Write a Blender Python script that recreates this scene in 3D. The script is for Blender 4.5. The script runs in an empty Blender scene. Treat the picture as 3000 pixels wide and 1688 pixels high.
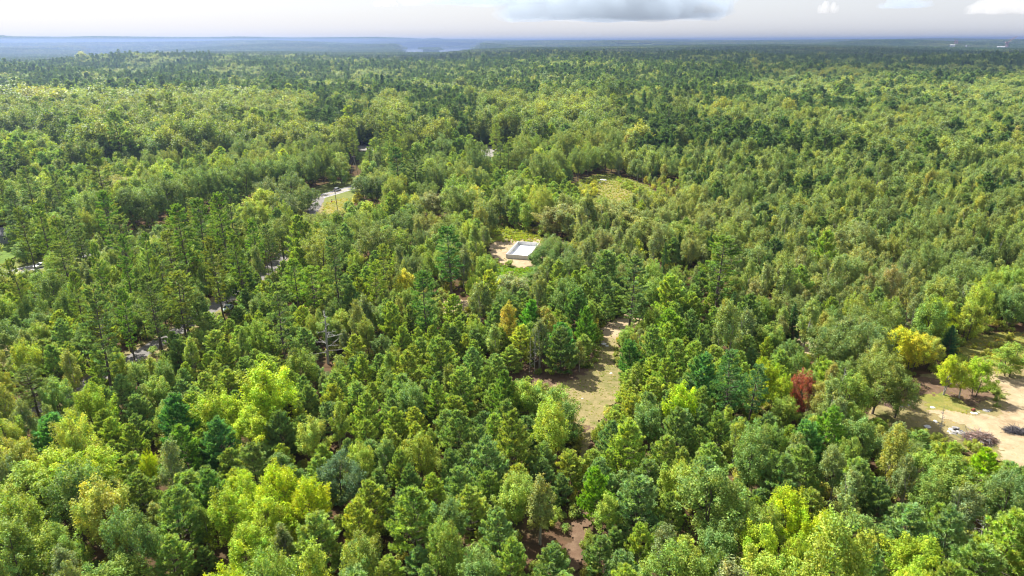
import bpy, math, random
import numpy as np
from mathutils import Matrix, Vector

R = math.radians
rng = np.random.default_rng(7)
random.seed(7)
scene = bpy.context.scene
col = scene.collection

# ------------------------------------------------------------------ camera, sky, sun, exposure
CAM_H = 75.0
PITCH, ROLL, FPX = 19.92, -0.19, 2000.0            # focal length in pixels of the 3000 px wide photo
cam_d = bpy.data.cameras.new("camera")
cam = bpy.data.objects.new("camera", cam_d)
col.objects.link(cam)
cam_d.sensor_width, cam_d.lens = 36.0, 24.0
cam_d.clip_start, cam_d.clip_end = 0.5, 90000.0
CM = Matrix.Rotation(R(90 - PITCH), 4, 'X') @ Matrix.Rotation(R(ROLL), 4, 'Z')
cam.matrix_world = Matrix.Translation((0, 0, CAM_H)) @ CM
scene.camera = cam
CR = np.array(CM.to_3x3())

SUN_EL, SUN_AZ = 49.0, -42.0                        # azimuth from the view direction, negative = to the left
world = bpy.data.worlds.new("World")
scene.world = world
world.use_nodes = True
nt = world.node_tree
bg = nt.nodes["Background"]
sky = nt.nodes.new("ShaderNodeTexSky")
sky.sky_type = 'NISHITA'
sky.sun_disc = False
sky.sun_elevation = R(SUN_EL)
sky.sun_rotation = R(SUN_AZ)
sky.air_density, sky.dust_density, sky.ozone_density = 1.0, 1.6, 2.0
veil = nt.nodes.new("ShaderNodeMix"); veil.data_type = 'RGBA'           # thin white high cloud over the whole sky
veil.inputs[0].default_value = 0.78
veil.inputs[7].default_value = (3.32, 3.38, 3.62, 1)
nt.links.new(sky.outputs[0], veil.inputs[6])
nt.links.new(veil.outputs[2], bg.inputs[0])
bg.inputs[1].default_value = 0.094

sun_d = bpy.data.lights.new("sun", 'SUN')
sun_d.energy, sun_d.angle, sun_d.color = 5.0, R(0.53), (1.0, 0.955, 0.87)
sun = bpy.data.objects.new("sun", sun_d)
col.objects.link(sun)
sv = Vector((math.sin(R(SUN_AZ)) * math.cos(R(SUN_EL)), math.cos(R(SUN_AZ)) * math.cos(R(SUN_EL)), math.sin(R(SUN_EL))))
sun.rotation_euler = sv.to_track_quat('Z', 'Y').to_euler()

scene.view_settings.view_transform = 'Standard'
scene.view_settings.look = 'None'
scene.view_settings.exposure = 1.42
scene.view_settings.gamma = 1.0
scene.view_settings.use_curve_mapping = False
cy = scene.cycles
cy.use_denoising = True
cy.max_bounces, cy.diffuse_bounces, cy.glossy_bounces = 5, 3, 2
cy.transmission_bounces, cy.volume_bounces, cy.transparent_max_bounces = 3, 0, 4
cy.caustics_reflective = cy.caustics_refractive = False
cy.sample_clamp_indirect = 4.0
cy.use_adaptive_sampling = False
cy.filter_width = 1.15

# ------------------------------------------------------------------ pixel <-> place
def rays(u, v):
    u, v = np.asarray(u, float), np.asarray(v, float)
    c = np.stack([(u - 1500) / FPX, -(v - 844) / FPX, -np.ones_like(u * v)], -1)
    return c @ CR.T

def at(u, v, z=0.0):
    """point at height z seen at pixel (u, v) of the 3000x1688 photo"""
    d = rays(u, v)
    t = (z - CAM_H) / d[..., 2]
    return d * t[..., None] + np.array([0, 0, CAM_H])

def pix(p):
    c = (np.asarray(p, float) - np.array([0, 0, CAM_H])) @ CR
    w = np.maximum(-c[..., 2], 1e-3)
    return 1500 + FPX * c[..., 0] / w, 844 - FPX * c[..., 1] / w, FPX / w

def smooth(a, b, x):
    t = np.clip((x - a) / (b - a), 0, 1)
    return t * t * (3 - 2 * t)

_ph = np.random.default_rng(3).uniform(0, 6.283, (24, 2))
def wav(x, y, s, k=0):
    """smooth pseudo noise, about -1..1, wavelength s"""
    x, y = np.asarray(x) / s * 6.283, np.asarray(y) / s * 6.283
    o = 0
    for i in range(6):
        a = 1.05 * i + k * 0.7
        f = 0.7 + 0.28 * i
        o = o + np.sin((x * math.cos(a) + y * math.sin(a)) * f + _ph[(i + k) % 24, 0]) / (1 + 0.35 * i)
    return o / 2.6

# ------------------------------------------------------------------ terrain
def az_of(u, v=122):
    d = rays(u, v)
    return np.arctan2(d[..., 0], d[..., 1])

def elev_of(u, v):
    d = rays(u, v)
    return d[..., 2] / np.hypot(d[..., 0], d[..., 1])

EDGE = np.array([(-400, 170, 3300), (0, 172, 3300), (150, 169, 3300), (300, 163, 3400), (470, 159, 3500), (570, 152, 3600),
                 (800, 150, 3700), (1000, 157, 3500), (1300, 156, 3500), (1390, 143, 4000), (1500, 138, 4400), (1700, 137, 4500),
                 (2000, 131, 5200), (2300, 128, 5600), (2600, 133, 5000), (2800, 138, 4600), (3000, 141, 4500), (3400, 141, 4500)], float)
E_AZ = az_of(EDGE[:, 0], EDGE[:, 1])
E_R = EDGE[:, 2]
E_Z = CAM_H + E_R * elev_of(EDGE[:, 0], EDGE[:, 1]) - 17.0
SKYL = np.array([(-400, 104), (-60, 104), (0, 107), (40, 110), (200, 111), (270, 109), (450, 111), (600, 112), (700, 110), (850, 113), (1000, 112),
                 (1100, 111), (1200, 114), (1240, 117), (1275, 114), (1300, 118), (1340, 117), (1420, 119), (1600, 121), (1760, 119), (1850, 121), (2000, 121),
                 (2200, 123), (2330, 119), (2480, 120), (2560, 119), (2700, 119), (2800, 121), (3000, 122), (3400, 122)], float)
S_R = 14500.0
S_AZ = az_of(SKYL[:, 0], SKYL[:, 1])
S_Z = CAM_H + S_R * elev_of(SKYL[:, 0], SKYL[:, 1])
MIDL = np.array([(-400, 130), (0, 131), (300, 128), (500, 127), (700, 122), (800, 121), (900, 127), (1100, 134), (1160, 150), (1400, 150), (1450, 128), (1600, 124), (1800, 128), (2100, 126),
                 (2400, 126), (2700, 126), (3000, 129), (3400, 129)], float)
M_R = 9000.0
M_AZ = az_of(MIDL[:, 0], MIDL[:, 1])
M_Z = CAM_H + M_R * elev_of(MIDL[:, 0], MIDL[:, 1])
WATER_Z = -30.0
# lakes: centre azimuth from pixel x range, distance range
LAKES = [(az_of(246), az_of(342), 4100, 7500), (az_of(434), az_of(458), 4300, 7900), (az_of(1060), az_of(1100), 9000, 11300), (az_of(1172), az_of(1392), 4500, 7400), (az_of(1178), az_of(1238), 6800, 11600),
         (az_of(1284), az_of(1390), 6800, 11300), (az_of(1220), az_of(1300), 8700, 11600)]

def hz(x, y):
    x, y = np.asarray(x, float), np.asarray(y, float)
    r = np.hypot(x, y)
    az = np.arctan2(x, y)
    re, ze = np.interp(az, E_AZ, E_R), np.interp(az, E_AZ, E_Z)
    s = np.clip((r - 450) / (re - 450), 0, 1.3)
    z = ze * np.minimum(s, 1) ** 1.25
    z = z + (wav(x, y, 900) * 13 + wav(x, y, 420, 3) * 7) * smooth(480, 1500, r) * (1 - 0.8 * smooth(0.6, 1.0, s))
    low = -6 + 11 * wav(x, y, 2600, 5) + 5 * wav(x, y, 1100, 9)
    lk = np.zeros_like(r)
    for a0, a1, r0, r1 in LAKES:
        ac, aw, rc, rw = (a0 + a1) / 2, (a1 - a0) / 2, (r0 + r1) / 2, (r1 - r0) / 2
        d = np.maximum(np.abs(az - ac) / aw + 0.06 * wav(x, y, 500, 2), np.abs(r - rc) / rw + 0.03 * wav(x, y, 700, 4))
        lk = np.maximum(lk, 1 - smooth(0.86, 1.14, d))
    low = np.maximum(low, -22) * (1 - lk) + (-42) * lk
    lkw = 1 - np.maximum(smooth(az_of(225), az_of(250), az) * (1 - smooth(az_of(345), az_of(370), az)), np.maximum(smooth(az_of(425), az_of(436), az) * (1 - smooth(az_of(458), az_of(470), az)), smooth(az_of(1150), az_of(1175), az) * (1 - smooth(az_of(1390), az_of(1420), az)))) * (r < 11500)
    dr = smooth(re, re + 1300, r)
    z = z * (1 - dr) + low * dr
    for k_, (rk, wk, dy_) in enumerate(((6600, 420, 17.0), (7800, 420, 11.0), (10300, 520, 5.0), (11800, 520, 2.5))):     # folded country between ridge and skyline
        zt = CAM_H - rk * (dy_ * (1 + 0.45 * np.sin(az * (9 + 4 * k_) + 2.1 * k_) + 0.3 * np.sin(az * (23 + 5 * k_) + k_))) * 0.883 / 2000
        z = z + np.maximum(zt - z, 0) * np.exp(-((r - rk + 300 * wav(x, y, 2200, k_)) / wk) ** 2) * (1 - lk) * lkw
    g = np.exp(-((r - M_R) / 700.0) ** 2) * (1 - lk)
    z = z + np.maximum(np.interp(az, M_AZ, M_Z) - z, 0) * g
    g = np.exp(-(np.minimum(r - S_R, 0) / 1500.0) ** 2) * (1 - lk)
    z = z + np.maximum(np.interp(az, S_AZ, S_Z) - z, 0) * g
    z = z * (1 - smooth(R(60), R(100), np.abs(az))) * (1 - 0.6 * smooth(18000, 26000, r))
    return z

# ------------------------------------------------------------------ mesh helpers
def mesh_np(name, verts, faces_idx, nper, mats, mat_idx=None, fcol=None, smooth_sh=False):
    """faces all with nper corners"""
    me = bpy.data.meshes.new(name)
    verts = np.asarray(verts, np.float32)
    fi = np.asarray(faces_idx, np.int32).reshape(-1)
    nf = len(fi) // nper
    me.vertices.add(len(verts)); me.vertices.foreach_set("co", verts.reshape(-1))
    me.loops.add(len(fi)); me.loops.foreach_set("vertex_index", fi)
    me.polygons.add(nf)
    me.polygons.foreach_set("loop_start", np.arange(0, nf * nper, nper, dtype=np.int32))
    if smooth_sh:
        me.polygons.foreach_set("use_smooth", np.ones(nf, bool))
    for m in mats: me.materials.append(m)
    if mat_idx is not None: me.polygons.foreach_set("material_index", np.asarray(mat_idx, np.int32))
    if fcol is not None:
        a = me.attributes.new("leafvar", 'FLOAT_COLOR', 'FACE')
        c4 = np.ones((nf, 4), np.float32); c4[:, :3] = fcol
        a.data.foreach_set("color", c4.reshape(-1))
    me.update(); me.validate()
    return me

class MB:
    """collects boxes, tubes, polygons into one mesh"""
    def __init__(s): s.v, s.f = [], []
    def add(s, vs, fs):
        o = len(s.v); s.v += [tuple(map(float, p)) for p in vs]; s.f += [tuple(i + o for i in f) for f in fs]; return s
    def box(s, c, d, rz=0.0, bev=0.0):
        cx, cy_, cz = c; hx, hy, hz_ = d[0] / 2, d[1] / 2, d[2] / 2
        ca, sa = math.cos(rz), math.sin(rz)
        if bev <= 0:
            pts = [(a * hx, b * hy, e * hz_) for e in (-1, 1) for a, b in ((-1, -1), (1, -1), (1, 1), (-1, 1))]
            fs = [(3, 2, 1, 0), (4, 5, 6, 7)] + [(i, (i + 1) % 4, (i + 1) % 4 + 4, i + 4) for i in range(4)]
        else:
            pts = []
            for e, k in ((-hz_, bev), (-hz_ + bev, 0), (hz_ - bev, 0), (hz_, bev)):
                pts += [(a * (hx - k), b * (hy - k), e) for a, b in ((-1, -1), (1, -1), (1, 1), (-1, 1))]
            fs = [(3, 2, 1, 0), (12, 13, 14, 15)]
            for L in range(3):
                fs += [(L * 4 + i, L * 4 + (i + 1) % 4, L * 4 + 4 + (i + 1) % 4, L * 4 + 4 + i) for i in range(4)]
        return s.add([(cx + x * ca - y * sa, cy_ + x * sa + y * ca, cz + z) for x, y, z in pts], fs)
    def tube(s, pts, rad, n=6):
        pts = [Vector(p) for p in pts]
        rad = rad if hasattr(rad, '__len__') else [rad] * len(pts)
        rings = []
        for i, p in enumerate(pts):
            t = (pts[min(i + 1, len(pts) - 1)] - pts[max(i - 1, 0)]).normalized()
            a = t.cross(Vector((0.31, 0.95, 0.1)) if abs(t.z) > 0.8 else Vector((0, 0, 1))).normalized()
            b = t.cross(a)
            rings.append([p + (a * math.cos(6.2832 * k / n) + b * math.sin(6.2832 * k / n)) * rad[i] for k in range(n)])
        vs = [q for r_ in rings for q in r_]
        fs = [(i * n + k, i * n + (k + 1) % n, (i + 1) * n + (k + 1) % n, (i + 1) * n + k) for i in range(len(pts) - 1) for k in range(n)]
        fs += [tuple(range(n))[::-1], tuple(range((len(pts) - 1) * n, len(pts) * n))]
        return s.add(vs, fs)
    def prism(s, prof, y0, y1, axis='y'):
        n = len(prof)
        if axis == 'y': vs = [(a, y0, b) for a, b in prof] + [(a, y1, b) for a, b in prof]
        else: vs = [(a, b, y0) for a, b in prof] + [(a, b, y1) for a, b in prof]
        return s.add(vs, [tuple(range(n)), tuple(range(2 * n - 1, n - 1, -1))] + [(i, i + n, (i + 1) % n + n, (i + 1) % n) for i in range(n)])
    def mesh(s, name, mat):
        me = bpy.data.meshes.new(name); me.from_pydata(s.v, [], s.f); me.materials.append(mat); me.update(); return me
    def build(s, name, mat, parent=None, loc=(0, 0, 0), rz=0.0):
        return obj(name, s.mesh(name, mat), parent, loc, rz)

def obj(name, me, parent=None, loc=(0, 0, 0), rz=0.0):
    o = bpy.data.objects.new(name, me); col.objects.link(o)
    o.location = loc; o.rotation_euler = (0, 0, rz)
    if parent is not None: o.parent = parent
    return o

def tag(o, label=None, cat=None, group=None, kind=None):
    if label: o["label"] = label
    if cat: o["category"] = cat
    if group: o["group"] = group
    if kind: o["kind"] = kind
    return o

def empty(name, loc, rz=0.0):
    return obj(name, None, None, loc, rz)

# ------------------------------------------------------------------ materials
def mat_new(name):
    m = bpy.data.materials.new(name); m.use_nodes = True
    t = m.node_tree; return m, t, t.nodes["Principled BSDF"], t.nodes["Material Output"]

def N(t, kind, **kw):
    n = t.nodes.new(kind)
    for k, v in kw.items(): setattr(n, k, v)
    return n

def noise(t, scale, detail=4, rough=0.55, vec=None, lo=0.35, hi=0.65):
    n = N(t, "ShaderNodeTexNoise"); n.inputs["Scale"].default_value = scale; n.inputs["Detail"].default_value = detail; n.inputs["Roughness"].default_value = rough
    if vec is not None: t.links.new(vec, n.inputs["Vector"])
    m = N(t, "ShaderNodeMapRange"); m.inputs[1].default_value = lo; m.inputs[2].default_value = hi
    t.links.new(n.outputs[0], m.inputs[0])
    return m.outputs[0]

def mix(t, fac, a, b, mode='MIX'):
    n = N(t, "ShaderNodeMix", data_type='RGBA', blend_type=mode)
    for i, s in ((0, fac), (6, a), (7, b)):
        if hasattr(s, 'type') and hasattr(s, 'node'): t.links.new(s, n.inputs[i])
        elif i == 0: n.inputs[i].default_value = s
        else: n.inputs[i].default_value = (*s, 1)
    return n.outputs[2]

def bump(t, h, strength, dist, bsdf):
    b = N(t, "ShaderNodeBump"); b.inputs["Strength"].default_value = strength; b.inputs["Distance"].default_value = dist
    t.links.new(h, b.inputs["Height"]); t.links.new(b.outputs[0], bsdf.inputs["Normal"])

def simple(name, c, rough=0.6, metal=0.0, var=0.12, vs=3.0, spec=0.5):
    m, t, b, o = mat_new(name)
    tc = N(t, "ShaderNodeTexCoord").outputs["Object"]
    f = noise(t, vs, 5, 0.6, tc, 0.3, 0.7)
    t.links.new(mix(t, f, tuple(x * (1 - var) for x in c), tuple(min(1, x * (1 + var)) for x in c)), b.inputs["Base Color"])
    b.inputs["Roughness"].default_value = rough; b.inputs["Metallic"].default_value = metal
    b.inputs["Specular IOR Level"].default_value = spec
    return m

def foliage_mat(name, rough=0.5, spec=0.4, tmul=(0.84, 0.78, 0.2)):
    m, t, b, o = mat_new(name)
    ti = N(t, "ShaderNodeAttribute", attribute_type='INSTANCER', attribute_name="tint")
    lv = N(t, "ShaderNodeAttribute", attribute_type='GEOMETRY', attribute_name="leafvar")
    c = mix(t, 1.0, mix(t, 1.0, ti.outputs["Color"], lv.outputs["Color"], 'MULTIPLY'), (2.18, 2.08, 1.85), 'MULTIPLY')
    t.links.new(c, b.inputs["Base Color"])
    b.inputs["Roughness"].default_value = rough; b.inputs["Specular IOR Level"].default_value = spec
    tr = N(t, "ShaderNodeBsdfTranslucent")
    t.links.new(mix(t, 1.0, c, tmul, 'MULTIPLY'), tr.inputs[0])
    ms = N(t, "ShaderNodeAddShader")
    t.links.new(b.outputs[0], ms.inputs[0]); t.links.new(tr.outputs[0], ms.inputs[1]); t.links.new(ms.outputs[0], o.inputs[0])
    return m

M_LEAF = foliage_mat("broad_leaf", 0.58, 0.12)
M_NEEDLE = foliage_mat("pine_needle", 0.6, 0.2, (0.74, 0.72, 0.2))
def bark(name, a, b_):
    m, t, b, o = mat_new(name)
    tc = N(t, "ShaderNodeTexCoord").outputs["Object"]
    mp = N(t, "ShaderNodeMapping"); mp.inputs["Scale"].default_value = (5, 5, 1.2); t.links.new(tc, mp.inputs[0])
    f = noise(t, 2.0, 5, 0.65, mp.outputs[0], 0.3, 0.7)
    t.links.new(mix(t, f, a, b_), b.inputs["Base Color"]); b.inputs["Roughness"].default_value = 0.9
    bump(t, f, 0.6, 0.05, b)
    return m
M_BARK = bark("bark", (0.045, 0.033, 0.026), (0.15, 0.12, 0.10))
M_BIRCH = bark("birch_bark", (0.16, 0.14, 0.12), (0.55, 0.52, 0.47))
M_DEAD = bark("dead_wood", (0.20, 0.185, 0.18), (0.38, 0.36, 0.355))

def ground_mat(name, cols, s1, s2, fine, rough=0.95, bstr=0.5, bd=0.08):
    """three colours mixed by a broad and a middle noise, plus a fine grain"""
    m, t, b, o = mat_new(name)
    g = N(t, "ShaderNodeNewGeometry").outputs["Position"]
    f1 = noise(t, s1, 5, 0.6, g, 0.42, 0.58)
    f2 = noise(t, s2, 6, 0.65, g, 0.38, 0.64)
    f3 = noise(t, fine, 3, 0.7, g, 0.25, 0.75)
    c = mix(t, f2, mix(t, f1, cols[0], cols[1]), cols[2])
    c = mix(t, mix(t, f3, (0.0,) * 3, (0.5,) * 3), c, mix(t, 1.0, c, (0.45, 0.45, 0.42), 'MULTIPLY'))
    t.links.new(c, b.inputs["Base Color"]); b.inputs["Roughness"].default_value = rough; b.inputs["Specular IOR Level"].default_value = 0.2
    bump(t, f3, bstr, bd, b)
    return m
M_FLOOR = ground_mat("forest_floor", [(0.07, 0.045, 0.028), (0.045, 0.055, 0.02), (0.11, 0.065, 0.04)], 0.05, 0.35, 3.0)
M_FOREST_FAR = None
M_SAND = ground_mat("sandy_soil", [(0.33, 0.25, 0.15), (0.25, 0.18, 0.105), (0.40, 0.315, 0.20)], 0.11, 0.45, 4.0, bd=0.05)
M_SANDGRASS = ground_mat("sandy_grass", [(0.21, 0.175, 0.075), (0.12, 0.128, 0.032), (0.27, 0.21, 0.105)], 0.10, 0.4, 4.0)
M_DRYGRASS = ground_mat("dry_grass", [(0.20, 0.19, 0.04), (0.27, 0.22, 0.07), (0.13, 0.15, 0.03)], 0.08, 0.5, 4.0)
M_MEADOW = ground_mat("meadow_grass", [(0.14, 0.17, 0.03), (0.20, 0.20, 0.045), (0.10, 0.13, 0.025)], 0.08, 0.5, 4.0)
M_GREEN = ground_mat("green_grass", [(0.10, 0.17, 0.015), (0.13, 0.20, 0.02), (0.07, 0.13, 0.012)], 0.08, 0.5, 4.0)
M_LITTER = ground_mat("pine_litter", [(0.13, 0.078, 0.048), (0.085, 0.055, 0.034), (0.17, 0.11, 0.07)], 0.15, 0.6, 4.0)
M_ASPH = ground_mat("asphalt", [(0.25, 0.24, 0.235), (0.21, 0.20, 0.195), (0.29, 0.28, 0.27)], 0.05, 0.3, 8.0, 0.85, 0.2, 0.01)
M_LANE = ground_mat("old_asphalt", [(0.17, 0.155, 0.15), (0.14, 0.13, 0.125), (0.20, 0.185, 0.175)], 0.05, 0.3, 8.0, 0.9, 0.2, 0.01)
M_GRAVEL = ground_mat("gravel", [(0.22, 0.205, 0.185), (0.18, 0.165, 0.15), (0.26, 0.245, 0.22)], 0.1, 0.5, 6.0, 0.95, 0.4, 0.03)

# ------------------------------------------------------------------ ground sheet, lakes
def build_ground():
    th = np.concatenate([np.radians(np.linspace(-180, -50, 44)[:-1]), np.radians(np.linspace(-50, 50, 420)), np.radians(np.linspace(50, 180, 44)[1:])])
    rr = np.concatenate([[0.5], np.geomspace(20, 450, 40), np.geomspace(460, 7000, 190), np.geomspace(7060, 20000, 170), np.geomspace(20400, 22500, 5)])
    A, B = np.meshgrid(th, rr)
    x, y = B * np.sin(A), B * np.cos(A)
    v = np.stack([x, y, hz(x, y)], -1).reshape(-1, 3)
    n = len(th); i, j = np.meshgrid(np.arange(n - 1), np.arange(len(rr) - 1))
    a = (j * n + i).ravel()
    f = np.stack([a, a + 1, a + n + 1, a + n], -1)
    m, t, b, o = mat_new("ground_cover")
    g = N(t, "ShaderNodeNewGeometry").outputs["Position"]
    ln = N(t, "ShaderNodeVectorMath", operation='LENGTH'); t.links.new(g, ln.inputs[0])
    far = N(t, "ShaderNodeMapRange"); far.inputs[1].default_value = 350; far.inputs[2].default_value = 900; t.links.new(ln.outputs["Value"], far.inputs[0])
    fl = mix(t, noise(t, 0.35, 6, 0.65, g, 0.38, 0.64), mix(t, noise(t, 0.05, 5, 0.6, g, 0.42, 0.58), (0.07, 0.045, 0.028), (0.045, 0.05, 0.02)), (0.11, 0.065, 0.04))
    fo = mix(t, noise(t, 0.02, 8, 0.7, g, 0.35, 0.65), (0.018, 0.035, 0.014), (0.04, 0.062, 0.022))
    t.links.new(mix(t, far.outputs[0], fl, fo), b.inputs["Base Color"])
    b.inputs["Roughness"].default_value = 1.0; b.inputs["Specular IOR Level"].default_value = 0.0
    bump(t, noise(t, 3.0, 3, 0.7, g, 0.2, 0.8), 0.5, 0.1, b)
    o_ = obj("ground", mesh_np("ground", v, f, 4, [m], smooth_sh=True)); tag(o_, kind="structure")
    m, t, b, o = mat_new("lake_water")
    b.inputs["Base Color"].default_value = (0.03, 0.05, 0.06, 1); b.inputs["Roughness"].default_value = 0.12; b.inputs["IOR"].default_value = 1.33
    g = N(t, "ShaderNodeNewGeometry").outputs["Position"]; bump(t, noise(t, 0.2, 4, 0.6, g, 0.2, 0.8), 0.25, 0.5, b)
    w = MB().add([(-14000, 5200, WATER_Z), (16000, 5200, WATER_Z), (16000, 13500, WATER_Z), (-14000, 13500, WATER_Z)], [(0, 1, 2, 3)])
    tag(w.build("lake", m), kind="structure")
build_ground()

# ------------------------------------------------------------------ polygons of open ground, in photo pixels
def in_poly(px, py, poly):
    poly = np.asarray(poly, float); x, y = np.asarray(px, float), np.asarray(py, float)
    c = np.zeros(x.shape, bool); j = len(poly) - 1
    for i in range(len(poly)):
        (xi, yi), (xj, yj) = poly[i], poly[j]
        if yi != yj:
            c ^= ((yi > y) != (yj > y)) & (x < (xj - xi) * (y - yi) / (yj - yi) + xi)
        j = i
    return c

BLOCK = []                                       # world polygons where no trunk may stand
_sheet_n = [0]
def sheet(name, poly, mat, cell=0.5, warp=0.9, hum=0.10, block=True, px=True, lift=None):
    """a patch of open ground: irregular edge, slightly uneven surface"""
    P = at(np.array([p[0] for p in poly]), np.array([p[1] for p in poly]))[:, :2] if px else np.asarray(poly, float)
    if block: BLOCK.append(P)
    x0, y0 = P.min(0) - 2; x1, y1 = P.max(0) + 2
    nx, ny = int((x1 - x0) / cell) + 1, int((y1 - y0) / cell) + 1
    gx, gy = np.meshgrid(x0 + np.arange(nx + 1) * cell, y0 + np.arange(ny + 1) * cell)
    cx, cy_ = gx[:-1, :-1] + cell / 2, gy[:-1, :-1] + cell / 2
    wx = cx + warp * (wav(cx, cy_, 4.5, 1) + 0.6 * wav(cx, cy_, 1.7, 6)); wy = cy_ + warp * (wav(cx, cy_, 4.1, 8) + 0.6 * wav(cx, cy_, 1.9, 12))
    keep = in_poly(wx, wy, P)
    _sheet_n[0] += 1
    base = (0.03 + 0.012 * _sheet_n[0]) if lift is None else lift
    jx, jy = gx + 0.25 * cell * wav(gx, gy, 1.3, 3), gy + 0.25 * cell * wav(gx, gy, 1.2, 7)
    gz = base + hum * (1 + 0.6 * wav(gx, gy, 7.0, 4) + 0.4 * wav(gx, gy, 2.3, 10)) * 0.5
    v = np.stack([jx, jy, gz], -1).reshape(-1, 3)
    k = np.argwhere(keep); a = k[:, 0] * (nx + 1) + k[:, 1]
    f = np.stack([a, a + 1, a + nx + 2, a + nx + 1], -1)
    used = np.unique(f); remap = np.zeros(len(v), int); remap[used] = np.arange(len(used))
    o = obj(name, mesh_np(name, v[used], remap[f], 4, [mat], smooth_sh=True)); tag(o, kind="structure")
    c = np.stack([cx[keep], cy_[keep]], -1)
    return o, c

CORR = []                                        # road corridors (polyline, half width)
def smooth_line(P, n=8):
    P = np.asarray(P, float); P = np.vstack([2 * P[0] - P[1], P, 2 * P[-1] - P[-2]]); out = []
    for i in range(1, len(P) - 2):
        for t in np.linspace(0, 1, n, endpoint=False):
            a, b, c, d = P[i - 1:i + 3]
            out.append(0.5 * ((2 * b) + (c - a) * t + (2 * a - 5 * b + 4 * c - d) * t * t + (3 * b - a - 3 * c + d) * t ** 3))
    out.append(P[-2]); return np.array(out)

def ribbon(name, L, w, mat, z, off=0.0, kind="structure", parent=None, ncross=4, ragged=0.0):
    L = np.asarray(L); T = np.gradient(L, axis=0); T /= np.linalg.norm(T, axis=1)[:, None]; Nn = np.stack([-T[:, 1], T[:, 0]], -1)
    q = np.linspace(-1, 1, ncross + 1); V = []
    for k, s in enumerate(q):
        ww = w / 2 * s + off
        e = ragged * (wav(L[:, 0], L[:, 1], 5.0, k) if abs(s) == 1 else 0)
        p = L + Nn * (ww + e)[:, None] if ragged and abs(s) == 1 else L + Nn * ww
        V.append(np.column_stack([p, np.full(len(L), z) + 0.05 * (1 - s * s)]))
    V = np.array(V).transpose(1, 0, 2).reshape(-1, 3); c = ncross + 1
    a = np.array([i * c + j for i in range(len(L) - 1) for j in range(ncross)])
    f = np.stack([a, a + c, a + c + 1, a + 1], -1)[:, ::-1]
    o = obj(name, mesh_np(name, V, f, 4, [mat], smooth_sh=True), parent)
    if kind: tag(o, kind=kind)
    return o

def gp(pts):
    return at(np.array([p[0] for p in pts], float), np.array([p[1] for p in pts], float))[:, :2]

# ------------------------------------------------------------------ roads
M_YELLOW = simple("yellow_paint", (0.55, 0.36, 0.03), 0.7)
M_WHITEP = simple("white_paint", (0.72, 0.72, 0.70), 0.7)
MAIN = smooth_line(gp([(1900, 405), (1700, 425), (1480, 452), (1300, 483), (1150, 516), (1018, 554), (930, 579), (800, 612), (600, 664), (300, 735), (100, 784), (-60, 825), (-260, 880)]), 14)
LANE = smooth_line(gp([(940, 578), (925, 604), (880, 680), (800, 780), (650, 885), (415, 1036), (200, 1152), (70, 1215), (-120, 1290)]), 14)
ribbon("main_road", MAIN, 7.8, M_ASPH, 0.06, ncross=6)
for q, (off, mt) in enumerate(((-0.18, M_YELLOW), (0.18, M_YELLOW), (-3.35, M_WHITEP), (3.35, M_WHITEP))):
    ribbon("road_marking", MAIN, 0.13, mt, 0.116 if q < 2 else 0.08, off, ncross=1)
ribbon("lane", LANE, 5.2, M_LANE, 0.05, ncross=4, ragged=0.3)
VERGE = ribbon("road_verge", MAIN, 40, M_MEADOW, 0.012, ncross=6, ragged=0.8)
ribbon("lane_verge", LANE, 10.0, M_SANDGRASS, 0.006, ncross=6, ragged=0.8)
CORR += [(MAIN, 6.4), (LANE, 3.1)]
BLOCK.append(gp([(905, 640), (905, 590), (940, 560), (1062, 536), (1062, 585), (1010, 640)]))

# ------------------------------------------------------------------ clearings
GRASS = []      # (cell centres, density, tint, height, cell area) for grass tufts
def sh(name, poly, mat, cell=0.5, grass=None, **k):
    o, c = sheet(name, poly, mat, cell, **k)
    if grass: GRASS.append((c, grass[0], grass[1], grass[2], cell * cell))
    return o
GY, GG, GD, GL = (0.15, 0.155, 0.025), (0.085, 0.135, 0.014), (0.17, 0.145, 0.05), (0.11, 0.13, 0.025)
sh("meadow", [(1610, 560), (1660, 545), (1740, 513), (1790, 510), (1830, 520), (1900, 545), (1930, 572), (1880, 580), (1830, 600), (1780, 618), (1740, 590), (1660, 596)], M_MEADOW, 0.8, (0.5, GL, 0.5))
sh("dry_meadow", [(1738, 535), (1770, 528), (1850, 535), (1885, 555), (1870, 575), (1800, 590), (1752, 570)], M_DRYGRASS, 0.8, (0.25, GD, 0.35))
sh("grass_field", [(1415, 655), (1470, 662), (1550, 684), (1600, 700), (1600, 712), (1435, 712)], M_MEADOW, 0.5, (1.3, GL, 0.7))
sh("sandy_yard", [(1438, 704), (1500, 702), (1570, 698), (1700, 712), (1700, 775), (1550, 780), (1522, 788), (1490, 780), (1462, 772), (1434, 745)], M_SAND, 0.5, (0.05, GL, 0.4))
sh("grass_field", [(1440, 776), (1520, 786), (1565, 788), (1590, 850), (1545, 862), (1500, 846), (1450, 810)], M_GREEN, 0.5, (1.6, GG, 0.55))
sh("grass_field", [(1225, 636), (1300, 634), (1310, 668), (1235, 674)], M_DRYGRASS, 0.5, (0.8, GY, 0.4))
sh("sandy_ground", [(1270, 886), (1375, 878), (1380, 914), (1300, 924)], M_SAND, 0.5, (0.1, GL, 0.3))
sh("sandy_track", [(1755, 992), (1770, 958), (1805, 932), (1870, 912), (1925, 895), (1935, 915), (1880, 942), (1835, 968), (1805, 996)], M_SAND, 0.4, (0.12, GL, 0.3))
sh("clearing_litter", [(1420, 1040), (1560, 1010), (1760, 1010), (1790, 1090), (1745, 1150), (1640, 1170), (1520, 1150), (1420, 1110)], M_LITTER, 0.4, block=False)
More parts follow.
